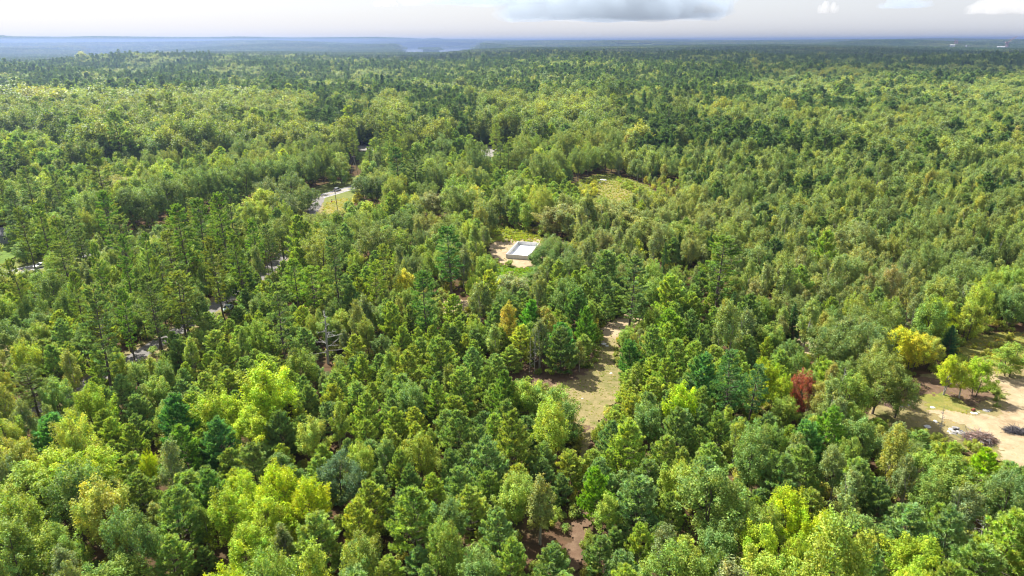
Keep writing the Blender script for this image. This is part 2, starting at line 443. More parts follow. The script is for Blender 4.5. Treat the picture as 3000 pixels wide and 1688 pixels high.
sh("clearing_grass", [(1755, 990), (1808, 996), (1818, 1060), (1838, 1110), (1815, 1160), (1776, 1210), (1755, 1262), (1695, 1272), (1675, 1232), (1645, 1180), (1620, 1130), (1690, 1115), (1745, 1070)], M_SANDGRASS, 0.35, (2.6, GL, 0.2))
sh("forest_trail", [(1690, 1250), (1750, 1250), (1735, 1350), (1722, 1420), (1722, 1540), (1700, 1680), (1660, 1800), (1610, 1800), (1650, 1640), (1684, 1540), (1684, 1400), (1690, 1330)], M_LITTER, 0.35)
sh("clearing_sand", [(1692, 1262), (1745, 1255), (1728, 1345), (1694, 1350)], M_SANDGRASS, 0.35, (1.2, GD, 0.2))
sh("sandy_ground", [(2325, 985), (2385, 985), (2398, 1040), (2350, 1052)], M_SAND, 0.4, (0.3, GD, 0.3))
sh("clearing_grass", [(2560, 1135), (2720, 1100), (2900, 1075), (3300, 1040), (3300, 1420), (3000, 1408), (2920, 1352), (2780, 1315), (2640, 1300), (2540, 1240)], M_SANDGRASS, 0.35, (1.6, GD, 0.2))
sh("clearing_litter", [(2540, 1130), (2660, 1105), (2860, 1120), (2920, 1165), (2840, 1200), (2700, 1160), (2640, 1175), (2560, 1180)], M_LITTER, 0.35)
sh("grass_field", [(2690, 1165), (2760, 1150), (2860, 1205), (2790, 1212), (2720, 1200)], M_DRYGRASS, 0.35, (0.8, GY, 0.25))
sh("sandy_drive", [(2890, 1100), (2960, 1108), (3060, 1120), (3300, 1130), (3300, 1180), (3020, 1190), (3005, 1230), (3020, 1300), (3060, 1400), (2960, 1400), (2935, 1330), (2900, 1285), (2860, 1262), (2800, 1240), (2720, 1212), (2725, 1200), (2860, 1222), (2930, 1218), (2955, 1190), (2935, 1140)], M_SAND, 0.35, (0.22, GD, 0.18))
sh("grass_field", [(2800, 1020), (2870, 985), (2960, 975), (3250, 970), (3250, 1060), (2950, 1075), (2900, 1092), (2840, 1085)], M_DRYGRASS, 0.5, (0.9, GD, 0.4))
sh("verge_grass", [(944, 622), (957, 597), (1006, 580), (1040, 590), (1020, 628), (960, 634)], M_DRYGRASS, 0.5, (2.0, (0.145, 0.140, 0.02), 0.4))
sh("lawn", [(-260, 700), (45, 712), (48, 752), (20, 776), (-260, 810)], M_GREEN, 0.6, (0.5, (0.19, 0.2, 0.015), 0.2))
sh("lawn", [(1040, 446), (1110, 446), (1120, 466), (1040, 470)], M_GREEN, 1.0, (0.15, (0.19, 0.2, 0.015), 0.2))
sh("car_park", [(1040, 426), (1110, 430), (1190, 426), (1268, 428), (1266, 446), (1215, 456), (1190, 470), (1180, 452), (1110, 444), (1040, 442)], M_GRAVEL, 1.0)
sh("car_park", [(1380, 430), (1540, 430), (1545, 466), (1380, 470)], M_GRAVEL, 1.0)
sh("sandy_ground", [(-200, 990), (40, 990), (60, 1040), (30, 1075), (-200, 1075)], M_SANDGRASS, 0.5, (0.5, GD, 0.3))

VIS = [[(932, 612), (924, 580), (950, 568), (1016, 548), (1024, 560), (966, 586), (948, 612)], [(948, 616), (962, 590), (996, 584), (1006, 606), (990, 622)],
       [(1444, 707), (1545, 700), (1556, 730), (1545, 770), (1525, 784), (1470, 776), (1446, 750)], [(1432, 672), (1530, 688), (1535, 703), (1440, 705)],
       [(1465, 784), (1530, 790), (1558, 800), (1562, 838), (1520, 838)], [(1245, 648), (1285, 645), (1285, 662), (1255, 665)],
       [(1298, 893), (1362, 886), (1360, 912), (1308, 915)], [(1764, 986), (1776, 960), (1810, 936), (1870, 922), (1882, 936), (1832, 965), (1800, 985)],
       [(1772, 1000), (1800, 1040), (1808, 1100), (1796, 1160), (1760, 1215), (1735, 1262), (1702, 1256), (1690, 1215), (1660, 1170), (1560, 1124), (1500, 1108), (1500, 1088), (1690, 1084), (1740, 1050)],
       [(1700, 1262), (1730, 1262), (1716, 1330), (1697, 1344)], [(1696, 1400), (1714, 1400), (1704, 1560), (1672, 1640), (1662, 1600)],
       [(2765, 1152), (2900, 1180), (2925, 1115), (3010, 1105), (3010, 1385), (2945, 1340), (2890, 1308), (2820, 1300), (2740, 1270), (2650, 1235), (2640, 1195), (2700, 1170)],
       [(2900, 1012), (2960, 1000), (2955, 1060), (2922, 1082)], [(2336, 1000), (2386, 995), (2390, 1035), (2352, 1040)],
       [(1748, 524), (1776, 518), (1800, 526), (1812, 545), (1872, 568), (1830, 580), (1790, 590), (1760, 572)], [(1208, 432), (1228, 432), (1230, 446), (1212, 450)], [(1244, 434), (1258, 434), (1256, 442), (1246, 442)],
       [(1056, 430), (1072, 430), (1072, 462), (1056, 462)], [(1415, 450), (1440, 450), (1440, 466), (1415, 466)],
       [(-10, 775), (115, 764), (115, 782), (-10, 810)], [(0, 718), (38, 722), (38, 752), (5, 766)], [(-10, 655), (16, 655), (16, 716), (-10, 722)],
       [(780, 780), (798, 772), (800, 800), (785, 805)], [(640, 876), (680, 868), (690, 892), (640, 906)], [(370, 1046), (440, 1012), (445, 1024), (372, 1062)],
       [(175, 1150), (225, 1128), (228, 1150), (180, 1172)], [(75, 1208), (110, 1194), (112, 1212), (80, 1222)], [(0, 1000), (30, 1010), (28, 1050), (0, 1060)],
       [(1785, 338), (1826, 338), (1826, 352), (1785, 352)], [(982, 548), (996, 548), (1000, 615), (984, 615)], [(1028, 460), (1052, 460), (1056, 518), (1030, 518)]]
GUARD = [([(905, 912), (1010, 905), (1010, 1055), (920, 1060)], (962, 1045)), ([(2325, 1095), (2400, 1095), (2400, 1180), (2335, 1180)], (2362, 1230)), ([(2040, 700), (2190, 700), (2190, 850), (2050, 850)], (2118, 880)),
         ([(1890, 690), (2060, 690), (2060, 775), (1900, 760)], (1980, 790)), ([(2560, 1050), (2660, 1050), (2640, 1230), (2570, 1230)], (2600, 1236)), ([(2600, 965), (2720, 965), (2720, 1070), (2620, 1070)], (2650, 1090)),
         ([(1130, 440), (1250, 440), (1250, 560), (1140, 560)], (1190, 610)), ([(740, 515), (925, 515), (925, 600), (760, 590)], (840, 630)), ([(430, 470), (900, 450), (900, 500), (740, 515), (560, 545), (430, 530)], (600, 650)),
         ([(1270, 680), (1370, 680), (1370, 830), (1280, 830)], (1318, 850)), ([(1480, 900), (1720, 900), (1720, 1080), (1480, 1080)], (1600, 1095)), ([(2750, 1050), (2930, 1050), (2930, 1150), (2760, 1150)], (2840, 1165)),
         ([(1020, 520), (1130, 520), (1130, 590), (1030, 590)], (1080, 610))]
GUARD = [(np.array(p_, float), float(at(float(b_[0]), float(b_[1]))[1]) - 1.5) for p_, b_ in GUARD]
SC = 4.0
_gu, _gv = np.meshgrid((np.arange(-60, 810) + 0.5) * SC, (np.arange(0, 422) + 0.5) * SC)
VMASK = np.zeros(_gu.shape, bool)
for p in VIS: VMASK |= in_poly(_gu, _gv, p)
def vis_hit(u, v):
    i = np.clip((np.asarray(v) / SC).astype(int), 0, VMASK.shape[0] - 1); j = np.clip((np.asarray(u) / SC).astype(int) + 60, 0, VMASK.shape[1] - 1)
    return VMASK[i, j]

# ------------------------------------------------------------------ trees: shapes
def unit(a): return a / np.maximum(np.linalg.norm(a, axis=-1, keepdims=True), 1e-6)

def leaf_quads(g, pos, nrm, size, asp=0.62):
    n = len(pos); nrm = unit(nrm)
    t = unit(np.cross(nrm, unit(g.normal(size=(n, 3))))); b = np.cross(nrm, t)
    s = size * g.uniform(0.65, 1.3, (n, 1))
    fold = nrm * s * 0.12
    v = np.stack([pos - t * s * 0.5, pos + b * s * asp * 0.5 + fold + t * s * .08, pos + t * s * 0.5, pos - b * s * asp * 0.5 + fold + t * s * .08], 1).reshape(-1, 3)
    return v, np.arange(4 * n).reshape(n, 4)

def leaf_cols(g, n, amt, per=1, hue=0.10):
    k = (n + per - 1) // per
    l = np.repeat(g.normal(1, amt, k), per)[:n] + g.normal(0, amt * 0.5, n)
    h = np.repeat(g.normal(0, hue, k), per)[:n]
    return np.clip(np.stack([l * (1 + h), l, l * (1 - 0.8 * h)], -1), 0.25, 2.2)

def limb_tubes(specs, mat, name):
    m = MB()
    for pts, rad, n in specs: m.tube(pts, rad, n)
    return m.v, m.f

def broad(seed, H, W, base, n, leaf, lobes=18, per=6, cone=0.0, vs=0.16, stems=1, rl=(0.26, 0.42), lean=0.0, up=0.45, hue=0.08, trunk_r=None, open_=0.0, zs=0.82, shell=0.25, nrnd=0.6):
    """deciduous tree: lobed crown of leaf sprays, trunk with limbs reaching into the lobes"""
    g = np.random.default_rng(seed)
    c = H * (1 - base) / 2; zc = H * base + c; a = W / 2
    d = unit(g.normal(size=(lobes, 3)) + np.array([0, 0, 0.2]))
    ph = g.uniform(0, 6.28, 6)
    env = 0.84 + 0.17 * np.sin(2.1 * np.arctan2(d[:, 1], d[:, 0]) + ph[0]) + 0.13 * np.sin(3.4 * d[:, 2] + 3 * d[:, 0] + ph[1]) + 0.10 * np.sin(5 * d[:, 1] + 4 * d[:, 2] + ph[2])
    k = (g.uniform(shell, 1.0, lobes) ** 0.5 * env)[:, None]
    rel = d * k
    shrink = 1 - cone * np.clip(rel[:, 2:3], -0.3, 1)
    ctr = np.concatenate([rel[:, :2] * a * shrink, rel[:, 2:3] * c], 1) + np.array([0, 0, zc])
    ctr[0] = (g.normal(0, .1 * a), g.normal(0, .1 * a), zc + c * 0.85)
    rad = g.uniform(*rl, lobes) ** 1.0 * (a + min(c, a * 1.2)) / 2 * 1.1           # half length of a leafy branch end
    out = unit(ctr - np.array([0, 0, zc - c * 0.55]))
    ax = unit(0.75 * out + np.array([0, 0, up + (zs - 0.8)]) + 0.4 * g.normal(size=(lobes, 3)))
    ns = n // per
    li = g.choice(lobes, ns, p=rad ** 1.7 / (rad ** 1.7).sum())
    q = g.uniform(-1, 1, ns); tap = np.sqrt(np.maximum(1 - q * q, 0)) * (1 - 0.25 * q)
    rd = g.normal(size=(ns, 3)); rd = unit(rd - ax[li] * (rd * ax[li]).sum(1, keepdims=True) + 0.25 * out[li])
    sp = ctr[li] + ax[li] * (q * rad[li] * 1.25)[:, None] + rd * (rad[li] * (0.62 if zs <= 1 else 0.5) * tap * g.uniform(0.35, 1.12, ns) ** 0.6)[:, None]
    dd = unit(rd + 0.5 * ax[li] + 0.3 * out[li])
    if open_: 
        kp = (wav(sp[:, 0] + seed, sp[:, 1], 1.6, seed % 9) + wav(sp[:, 2], sp[:, 0], 1.5, 3) < 1.2 - open_); sp, dd, li = sp[kp], dd[kp], li[kp]
    li_ = li
    pos = np.repeat(sp, per, 0) + np.repeat(dd, per, 0) * g.uniform(-0.5, 0.9, (len(sp) * per, 1)) * leaf * 1.1 + g.normal(0, leaf * 0.62, (len(sp) * per, 3))
    nr = 0.5 * np.repeat(dd, per, 0) + np.array([0, 0, up]) + nrnd * g.normal(size=pos.shape)
    v, f = leaf_quads(g, pos, nr, leaf)
    fc = leaf_cols(g, len(f), vs, per, hue)
    bh, bq = g.normal(0, 0.07, lobes)[li_], g.normal(1, 0.13, lobes)[li_]
    fc = np.clip(fc * np.repeat(np.stack([bq * (1 + bh), bq, bq * (1 - bh)], -1), per, 0), 0.25, 2.2)
    tr = []
    r0 = trunk_r or H * 0.013 + 0.03
    for s in range(stems):
        off = g.normal(0, 0.25, 2) * (stems > 1); tip = np.array([off[0] * 3 + g.normal(0, .2), off[1] * 3 + g.normal(0, .2), H * 0.86])
        p0 = np.array([off[0], off[1], -0.3]); mid = (p0 + tip) / 2 + g.normal(0, 0.015 * H, 3) * (1, 1, 0)
        rr = r0 / math.sqrt(stems)
        tr.append(([p0, p0 * .7 + mid * .3, mid, mid * 0.5 + tip * 0.5, tip], [rr * 1.25, rr, rr * 0.72, rr * 0.42, 0.02], 6))
        for i in g.choice(lobes, min(lobes, 9), replace=False):
            z0 = min(max(H * base * 0.75, (ctr[i, 2] - H * 0.22)), H * 0.7); tt = z0 / (H * 0.86)
            st = p0 + (tip - p0) * tt; st = st + (mid - (p0 + tip) / 2) * (1 - abs(2 * tt - 1))
            e = ctr[i]; m_ = (st + e) / 2 + np.array([0, 0, -0.03 * H])
            tr.append(([st, m_, e], [rr * 0.45, rr * 0.28, 0.015], 4))
    return (v, f, 4, fc), limb_tubes(tr, None, "trunk")

def needles(g, pos, direc, n, L, w, spread=0.9):
    """tufts: thin triangles fanned about each direction"""
    P = np.repeat(pos, n, 0); D = np.repeat(direc, n, 0)
    d = unit(D + spread * unit(g.normal(size=P.shape)) * g.uniform(0.5, 1.1, (len(P), 1)))
    s = np.cross(d, unit(g.normal(size=P.shape))); s = unit(s)
    l = L * g.uniform(0.7, 1.25, (len(P), 1)); ww = w * g.uniform(0.7, 1.3, (len(P), 1))
    b = P - d * l * 0.15
    v = np.stack([b - s * ww * 0.35, b + s * ww * 0.35, P + d * l * 0.55 + s * ww * 0.5, P + d * l], 1).reshape(-1, 3)
    return v, np.arange(4 * len(P)).reshape(-1, 4)

def pine(seed, H, W, tuft, nn, L, w, style='young', step=0.55, vs=0.14):
    g = np.random.default_rng(seed)
    pos, dr, tr = [], [], []
    lean = g.normal(0, 0.012, 2)
    axis = lambda z: np.array([lean[0] * z + 0.10 * math.sin(z * 0.5 + seed), lean[1] * z + 0.10 * math.cos(z * 0.43 + seed), z])
    z = {'young': 0.10, 'tall': 0.27, 'spruce': 0.04}[style] * H
    r0 = H * (0.011 if style != 'tall' else 0.0135) + 0.03
    zz = np.linspace(-0.3, H * 0.985, 9)
    tr.append(([axis(q) for q in zz], [r0 * max(0.06, 1.15 - (q / H) * 1.1) for q in zz], 6))
    rot = g.uniform(0, 6.28)
    while z < H * 0.985:
        t = z / H
        if style == 'young': prof = min(1.0, 0.62 + 1.4 * t) * (1 - t) ** 0.66 * 1.18; el = 0.10 + 0.72 * t ** 1.5; nb = 6 if t < 0.8 else 4
        elif style == 'spruce': prof = (1 - t) ** 0.95 * 1.05; el = -0.18 + 0.6 * t; nb = 7
        else: prof = min(1.0, 0.45 + 2.0 * (t - 0.27)) * (1 - t) ** 0.42 * 1.15; el = 0.02 + 0.6 * t ** 3; nb = 5
        rot += 0.9
        for b in range(nb):
            if style == 'tall' and g.uniform() < 0.13: continue
            a = rot + b * 6.2832 / nb + g.normal(0, 0.22)
            Lb = W / 2 * prof * g.uniform(0.68, 1.22) * (1.0 if style != 'tall' else g.uniform(0.7, 1.15))
            if Lb < 0.12: Lb = 0.12
            e = el + g.normal(0, 0.12); ca, sa = math.cos(a), math.sin(a)
            base = axis(z + g.normal(0, step * 0.22)); hd = np.array([ca, sa, 0]); sd = np.array([-sa, ca, 0])
            tip_up = 0.30 if style == 'young' else (0.12 if style == 'tall' else 0.18)
            def bp(s): return base + hd * Lb * s * math.cos(e) + np.array([0, 0, Lb * (math.sin(e) * s + tip_up * s * s)])
            if Lb > 0.7: tr.append(([bp(0), bp(0.5), bp(0.95)], [r0 * 0.28 * (1 - t * .6), r0 * 0.18 * (1 - t * .6), 0.008], 3))
            k = max(3, int(tuft * (0.35 + Lb / (W / 2)) * (1.25 if style == 'tall' else 1)))
            s = g.uniform(0.30 if style != 'spruce' else 0.12, 1.0, k) ** 0.6
            fan = (1.10 - s) * Lb * (0.48 if style != 'spruce' else 0.42) + 0.06
            lat = g.uniform(-1, 1, k)
            pts = np.array([bp(q) for q in s]) + sd[None] * (lat * fan)[:, None] + np.array([0, 0, 1.0]) * (g.normal(0, 0.07, k) + 0.10 * np.abs(lat) * fan)[:, None]
            dv = hd[None] * 0.8 + sd[None] * (lat * 0.8)[:, None] + np.array([0, 0, 0.62 if style == 'young' else 0.5])
            pos.append(pts); dr.append(unit(dv))
        z += step * g.uniform(0.8, 1.2) * (1.0 if style != 'tall' else (1.15 if t < 0.85 else 0.7))
    top = axis(H)
    pos.append(np.array([top - (0, 0, q) for q in np.linspace(0, 0.5, 4)])); dr.append(np.tile([0, 0, 1.0], (4, 1)))
    bl_ = np.concatenate([np.full(len(q), i_) for i_, q in enumerate(pos)])
    pos, dr = np.concatenate(pos), np.concatenate(dr)
    v, f = needles(g, pos, dr, nn, L, w)
    fc = leaf_cols(g, len(f), vs * 1.2, nn, 0.08)
    bh, bq = g.normal(0, 0.07, bl_.max() + 1)[bl_], g.normal(1, 0.12, bl_.max() + 1)[bl_]
    fc = np.clip(fc * np.repeat(np.stack([bq * (1 + bh), bq, bq * (1 - bh)], -1), nn, 0), 0.25, 2.2)
    return (v, f, 4, fc), limb_tubes(tr, None, "trunk")

def snag(seed, H):
    g = np.random.default_rng(seed); tr = [([(0, 0, -0.3), (0.1, 0, H * .4), (0.25, 0.1, H * .75), (0.3, 0.1, H)], [H * .020, H * .016, H * .010, 0.03], 6)]
    br = []
    for z in np.linspace(0.22, 0.95, 26):
        a = g.uniform(0, 6.28); L = H * 0.30 * (1.05 - z) * g.uniform(0.6, 1.3); p = np.array([0.25 * z, 0.1 * z, z * H]); d = np.array([math.cos(a), math.sin(a), g.uniform(-0.15, 0.35)])
        e = p + d * L; mid = p + d * L * .5 + np.array([0, 0, -0.04 * L]); br.append(([p, mid, e], [0.07, 0.05, 0.02], 4))
        for q in range(4):
            s = g.uniform(0.4, 0.95); st = p + d * L * s; d2 = unit(d + g.normal(0, 0.7, 3)); br.append(([st, st + d2 * L * g.uniform(.15, .4)], [0.035, 0.012], 3))
    return limb_tubes(br, None, "b"), limb_tubes(tr, None, "t")

def pack(name, crown, trunk, leafmat, barkmat):
    """-> (crown mesh, trunk mesh, joined mesh)"""
    v, f, k, fc = crown
    cm = mesh_np(name + "_crown", v, f, k, [leafmat], fcol=fc)
    tm = bpy.data.meshes.new(name + "_trunk"); tm.from_pydata(trunk[0], [], trunk[1]); tm.materials.append(barkmat); tm.update()
    tv, tf = np.array(trunk[0]), [q for q in trunk[1] if len(q) == 4]
    jv = np.concatenate([v, tv]); jf = np.concatenate([f, np.array(tf) + len(v)])
    jm = mesh_np(name, jv, jf, 4, [leafmat, barkmat], np.r_[np.zeros(len(f), int), np.ones(len(tf), int)], np.concatenate([fc, np.ones((len(tf), 3))]))
    return cm, tm, jm

KINDS = {}
def kind(name, H, W, near, mid, far, lm, bm, nv=4):
    d = dict(H=H, W=W, near=[], mid=[], far=[], lm=lm, bm=bm)
    for i in range(nv):
        s = sum(map(ord, name)) * 7 + i * 101
        d['near'].append(pack(f"{name}_{i}", *near(s), lm, bm))
    for i in range(3): d['mid'].append(pack(f"{name}_m{i}", *mid(s + 31 * i + 5), lm, bm)[2])
    for i in range(3): d['far'].append(pack(f"{name}_f{i}", *far(s + 17 * i + 9), lm, bm)[2])
    KINDS[name] = d
kind("white_pine", 10.5, 7.3, lambda s: pine(s, 10.5, 7.3, 30, 9, 0.44, 0.115, step=0.62), lambda s: pine(s, 10.5, 7.3, 13, 6, 0.66, 0.22, step=0.75), lambda s: pine(s, 10.5, 7.3, 5.5, 4, 1.15, 0.48, step=1.1), M_NEEDLE, M_BARK, 5)
kind("tall_pine", 23, 10.5, lambda s: pine(s, 23, 10.5, 24, 8, 0.46, 0.12, 'tall', 0.75), lambda s: pine(s, 23, 10.5, 13, 5, 0.8, 0.27, 'tall', 0.95), lambda s: pine(s, 23, 10.5, 5.5, 4, 1.35, 0.55, 'tall', 1.3), M_NEEDLE, M_BARK, 4)
kind("spruce_tree", 11, 4.0, lambda s: pine(s, 11, 4.0, 9, 7, 0.30, 0.09, 'spruce', 0.42, 0.10), lambda s: pine(s, 11, 4.0, 5, 5, 0.5, 0.2, 'spruce', 0.65, 0.1), lambda s: pine(s, 11, 4.0, 2.5, 4, 0.9, 0.42, 'spruce', 0.95, 0.1), M_NEEDLE, M_BARK, 2)
kind("maple_tree", 12.5, 8.0, lambda s: broad(s, 12.5, 8.0, 0.12, 15000, 0.26, 80, 6, 0.15, 0.19, 2, (0.13, 0.28), zs=1.02, hue=0.10, shell=0.35), lambda s: broad(s, 12.5, 8.0, 0.12, 3600, 0.54, 56, 5, 0.12, 0.19, 1, (0.15, 0.29), zs=0.95, shell=0.4), lambda s: broad(s, 12.5, 8.0, 0.18, 900, 1.05, 30, 3, 0.12, 0.10, 1, (0.18, 0.3), zs=0.8, shell=0.5, nrnd=0.3), M_LEAF, M_BARK, 5)
kind("oak_tree", 15, 12.0, lambda s: broad(s, 15, 12.0, 0.16, 19000, 0.29, 90, 7, 0.0, 0.16, 1, (0.12, 0.24), zs=0.6, shell=0.55), lambda s: broad(s, 15, 12.0, 0.16, 4400, 0.62, 60, 6, 0.0, 0.16, 1, (0.15, 0.28), zs=0.55, shell=0.6), lambda s: broad(s, 15, 12.0, 0.2, 1100, 1.25, 36, 3, 0.0, 0.10, 1, (0.18, 0.3), zs=0.5, shell=0.65, nrnd=0.3), M_LEAF, M_BARK, 4)
kind("birch_tree", 12, 5.2, lambda s: broad(s, 12, 5.2, 0.14, 8800, 0.24, 60, 5, 0.3, 0.20, 2, (0.14, 0.29), up=0.3, open_=0.05, zs=1.2), lambda s: broad(s, 12, 5.2, 0.16, 2300, 0.48, 44, 4, 0.3, 0.2, 1, (0.15, 0.29), up=0.3, zs=1.15), lambda s: broad(s, 12, 5.2, 0.2, 560, .95, 24, 3, 0.3, 0.10, 1, (0.16, 0.3), nrnd=0.3), M_LEAF, M_BIRCH, 4)
kind("shrub", 2.6, 3.4, lambda s: broad(s, 2.6, 3.4, 0.02, 1700, 0.22, 12, 4, 0.0, 0.17, 3, (0.26, 0.42), up=0.4, trunk_r=0.05), lambda s: broad(s, 2.6, 3.4, 0.02, 600, 0.36, 10, 4, trunk_r=0.05), lambda s: broad(s, 2.6, 3.4, 0.02, 120, 0.8, 8, 3, trunk_r=0.05), M_LEAF, M_BARK, 3)

# ------------------------------------------------------------------ trees: where they stand
TINTS = {   # linear base colours, two ends of a range
    'white_pine': [((0.074, 0.116, 0.042), 3), ((0.102, 0.144, 0.032), 3), ((0.076, 0.122, 0.056), 2), ((0.128, 0.156, 0.030), 1), ((0.050, 0.090, 0.034), 1)],
    'tall_pine': [((0.064, 0.098, 0.034), 3), ((0.096, 0.126, 0.028), 2), ((0.052, 0.086, 0.038), 1)],
    'spruce_tree': [((0.022, 0.050, 0.020), 2), ((0.034, 0.066, 0.028), 1)],
    'maple_tree': [((0.072, 0.110, 0.024), 3), ((0.098, 0.132, 0.022), 2), ((0.055, 0.092, 0.030), 2.5), ((0.115, 0.132, 0.03), .6)],
    'oak_tree': [((0.062, 0.085, 0.024), 3), ((0.048, 0.075, 0.028), 2), ((0.085, 0.105, 0.028), 1)],
    'birch_tree': [((0.076, 0.106, 0.034), 3), ((0.068, 0.092, 0.044), 3), ((0.104, 0.120, 0.028), .8), ((0.100, 0.100, 0.036), .2)],
    'shrub': [((0.09, 0.115, 0.022), 2), ((0.06, 0.09, 0.02), 2), ((0.12, 0.12, 0.025), 1)],
    'dpine': [((0.036, 0.066, 0.028), 3), ((0.055, 0.086, 0.030), 2), ((0.030, 0.055, 0.028), 2)],
    'lime': [((0.110, 0.150, 0.008), 1), ((0.092, 0.135, 0.014), 1)],
    'yoak': [((0.072, 0.096, 0.029), 2), ((0.060, 0.086, 0.032), 3), ((0.094, 0.110, 0.029), 1), ((0.045, 0.070, 0.028), 1.5)],
    'grey': [((0.078, 0.098, 0.046), 2), ((0.068, 0.094, 0.036), 2), ((0.092, 0.11, 0.04), 1), ((0.095, 0.095, 0.05), 0.2)],
}
MIX = {  # letter -> list of (species, tint set, weight, size factor)
    'p': [('white_pine', 'white_pine', 10, 0.84), ('maple_tree', 'maple_tree', 1.2, 0.8), ('birch_tree', 'maple_tree', 0.4, 0.8), ('shrub', 'shrub', 0.6, 1)],
    'm': [('white_pine', 'white_pine', 5, 1.05), ('maple_tree', 'maple_tree', 4, 0.95), ('birch_tree', 'birch_tree', 1.5, 0.9)],
    'l': [('maple_tree', 'lime', 5, 1.0), ('maple_tree', 'maple_tree', 4, 1.0), ('white_pine', 'white_pine', 2.5, 0.95)],
    'a': [('maple_tree', 'maple_tree', 7, 1.0), ('white_pine', 'white_pine', 2, 1.0), ('birch_tree', 'birch_tree', 2, 0.95), ('oak_tree', 'oak_tree', 1, 0.85)],
    'o': [('oak_tree', 'oak_tree', 7, 1.12), ('maple_tree', 'maple_tree', 2.5, 1.0), ('white_pine', 'white_pine', 1.5, 1.15)],
    'y': [('oak_tree', 'yoak', 8, 1.2), ('maple_tree', 'maple_tree', 1.5, 1.05), ('tall_pine', 'tall_pine', 0.8, 0.9)],
    't': [('tall_pine', 'tall_pine', 4.2, 1.0), ('maple_tree', 'maple_tree', 5, 0.72), ('birch_tree', 'birch_tree', 2, 0.7), ('oak_tree', 'yoak', 1, 0.62)],
    'h': [('birch_tree', 'birch_tree', 4, 1.0), ('maple_tree', 'yoak', 5, 1.0), ('oak_tree', 'yoak', 2, 0.9), ('white_pine', 'dpine', 3, 1.2), ('spruce_tree', 'spruce_tree', 1, 1.0)],
    'g': [('birch_tree', 'grey', 5, 1.0), ('maple_tree', 'grey', 4, 0.95), ('oak_tree', 'grey', 2, 0.85), ('white_pine', 'white_pine', 1.5, 1.0), ('spruce_tree', 'spruce_tree', 0.8, 0.85)],
    'f': [('tall_pine', 'dpine', 9, 0.8), ('white_pine', 'dpine', 6, 1.15), ('oak_tree', 'oak_tree', 2.5, 1.0), ('maple_tree', 'yoak', 3, 1.05), ('spruce_tree', 'spruce_tree', 3, 1.3)],
    's': [('shrub', 'shrub', 8, 1.0), ('birch_tree', 'birch_tree', 1, 0.55)],
}
CELLS = ["f" * 30, "f" * 30,
         "ffffffffffffffffffffffhhhhhhhh",
         "yyyyyyyyyffoffooyyffhhhhhhhhhh",
         "aayyoooooottoptooohhhhhhhhhhhh",
         "tmmaatmaootooopopssshhhhhhhhhh",
         "ttatttmaoooogohogggggghhhhhhhh",
         "atttttttooomtaoghgggghhggghhhh",
         "aattttmpptpttmogpppmphggggghaa",
         "aaatttpppttpppmppptpphahaaalaa",
         "amattpppttpppppghppppppapaalss",
         "tmmpapplpppppppapppppplmaaaaas",
         "aalppllpppppppppapppppppaaamas",
         "llappaplpppppppppppppapmaaaall",
         "allamplloppppppapppppppmalaaaa",
         "aaaappllapppppapppppaamllaamaa",
         "aaaapplaappppapppppaaalllllaaa"]
CELLN = np.array([[ord(c) for c in r] for r in CELLS])
def letter(u, v):
    i = np.clip((np.asarray(v) / 100).astype(int), 0, 16); j = np.clip((np.asarray(u) / 100).astype(int), 0, 29)
    return CELLN[i, j]
def pick_tint(key, g, n=None):
    L = TINTS[key]; w = np.array([q[1] for q in L], float); w /= w.sum()
    c = np.array([q[0] for q in L]); m = 1 if n is None else n
    i, j = g.choice(len(L), m, p=w), g.choice(len(L), m, p=w)
    t = g.uniform(0, 0.6, (m, 1)); o = (c[i] * (1 - t) + c[j] * t) * g.uniform(0.86, 1.16, (m, 1))
    return o if n is not None else o[0]

TREES = []        # dict(kind, x, y, sw, sh, rz, tint, label, name)
GRID = {}
def gkey(x, y): return (int(x // 6), int(y // 6))
def crowded(x, y, r):
    kx, ky = gkey(x, y)
    for i in range(kx - 2, kx + 3):
        for j in range(ky - 2, ky + 3):
            for (a, b, q) in GRID.get((i, j), ()):
                if (a - x) ** 2 + (b - y) ** 2 < (q + r) ** 2: return True
    return False
def put(kd, x, y, w, h, tint, label=None, pack_r=0.33, rz=None, var=None):
    TREES.append(dict(kind=kd, x=x, y=y, w=w, h=h, tint=tuple(map(float, tint)), label=label, rz=random.uniform(0, 6.28) if rz is None else rz, var=var))
    GRID.setdefault(gkey(x, y), []).append((x, y, w * pack_r))
def key_tree(kd, u, vtop, wpx, h, tint, label=None, var=None):
    p = at(float(u), float(vtop), h); w = wpx / float(pix(p)[2])
    put(kd, p[0], p[1], w, h, tint, label, var=var)

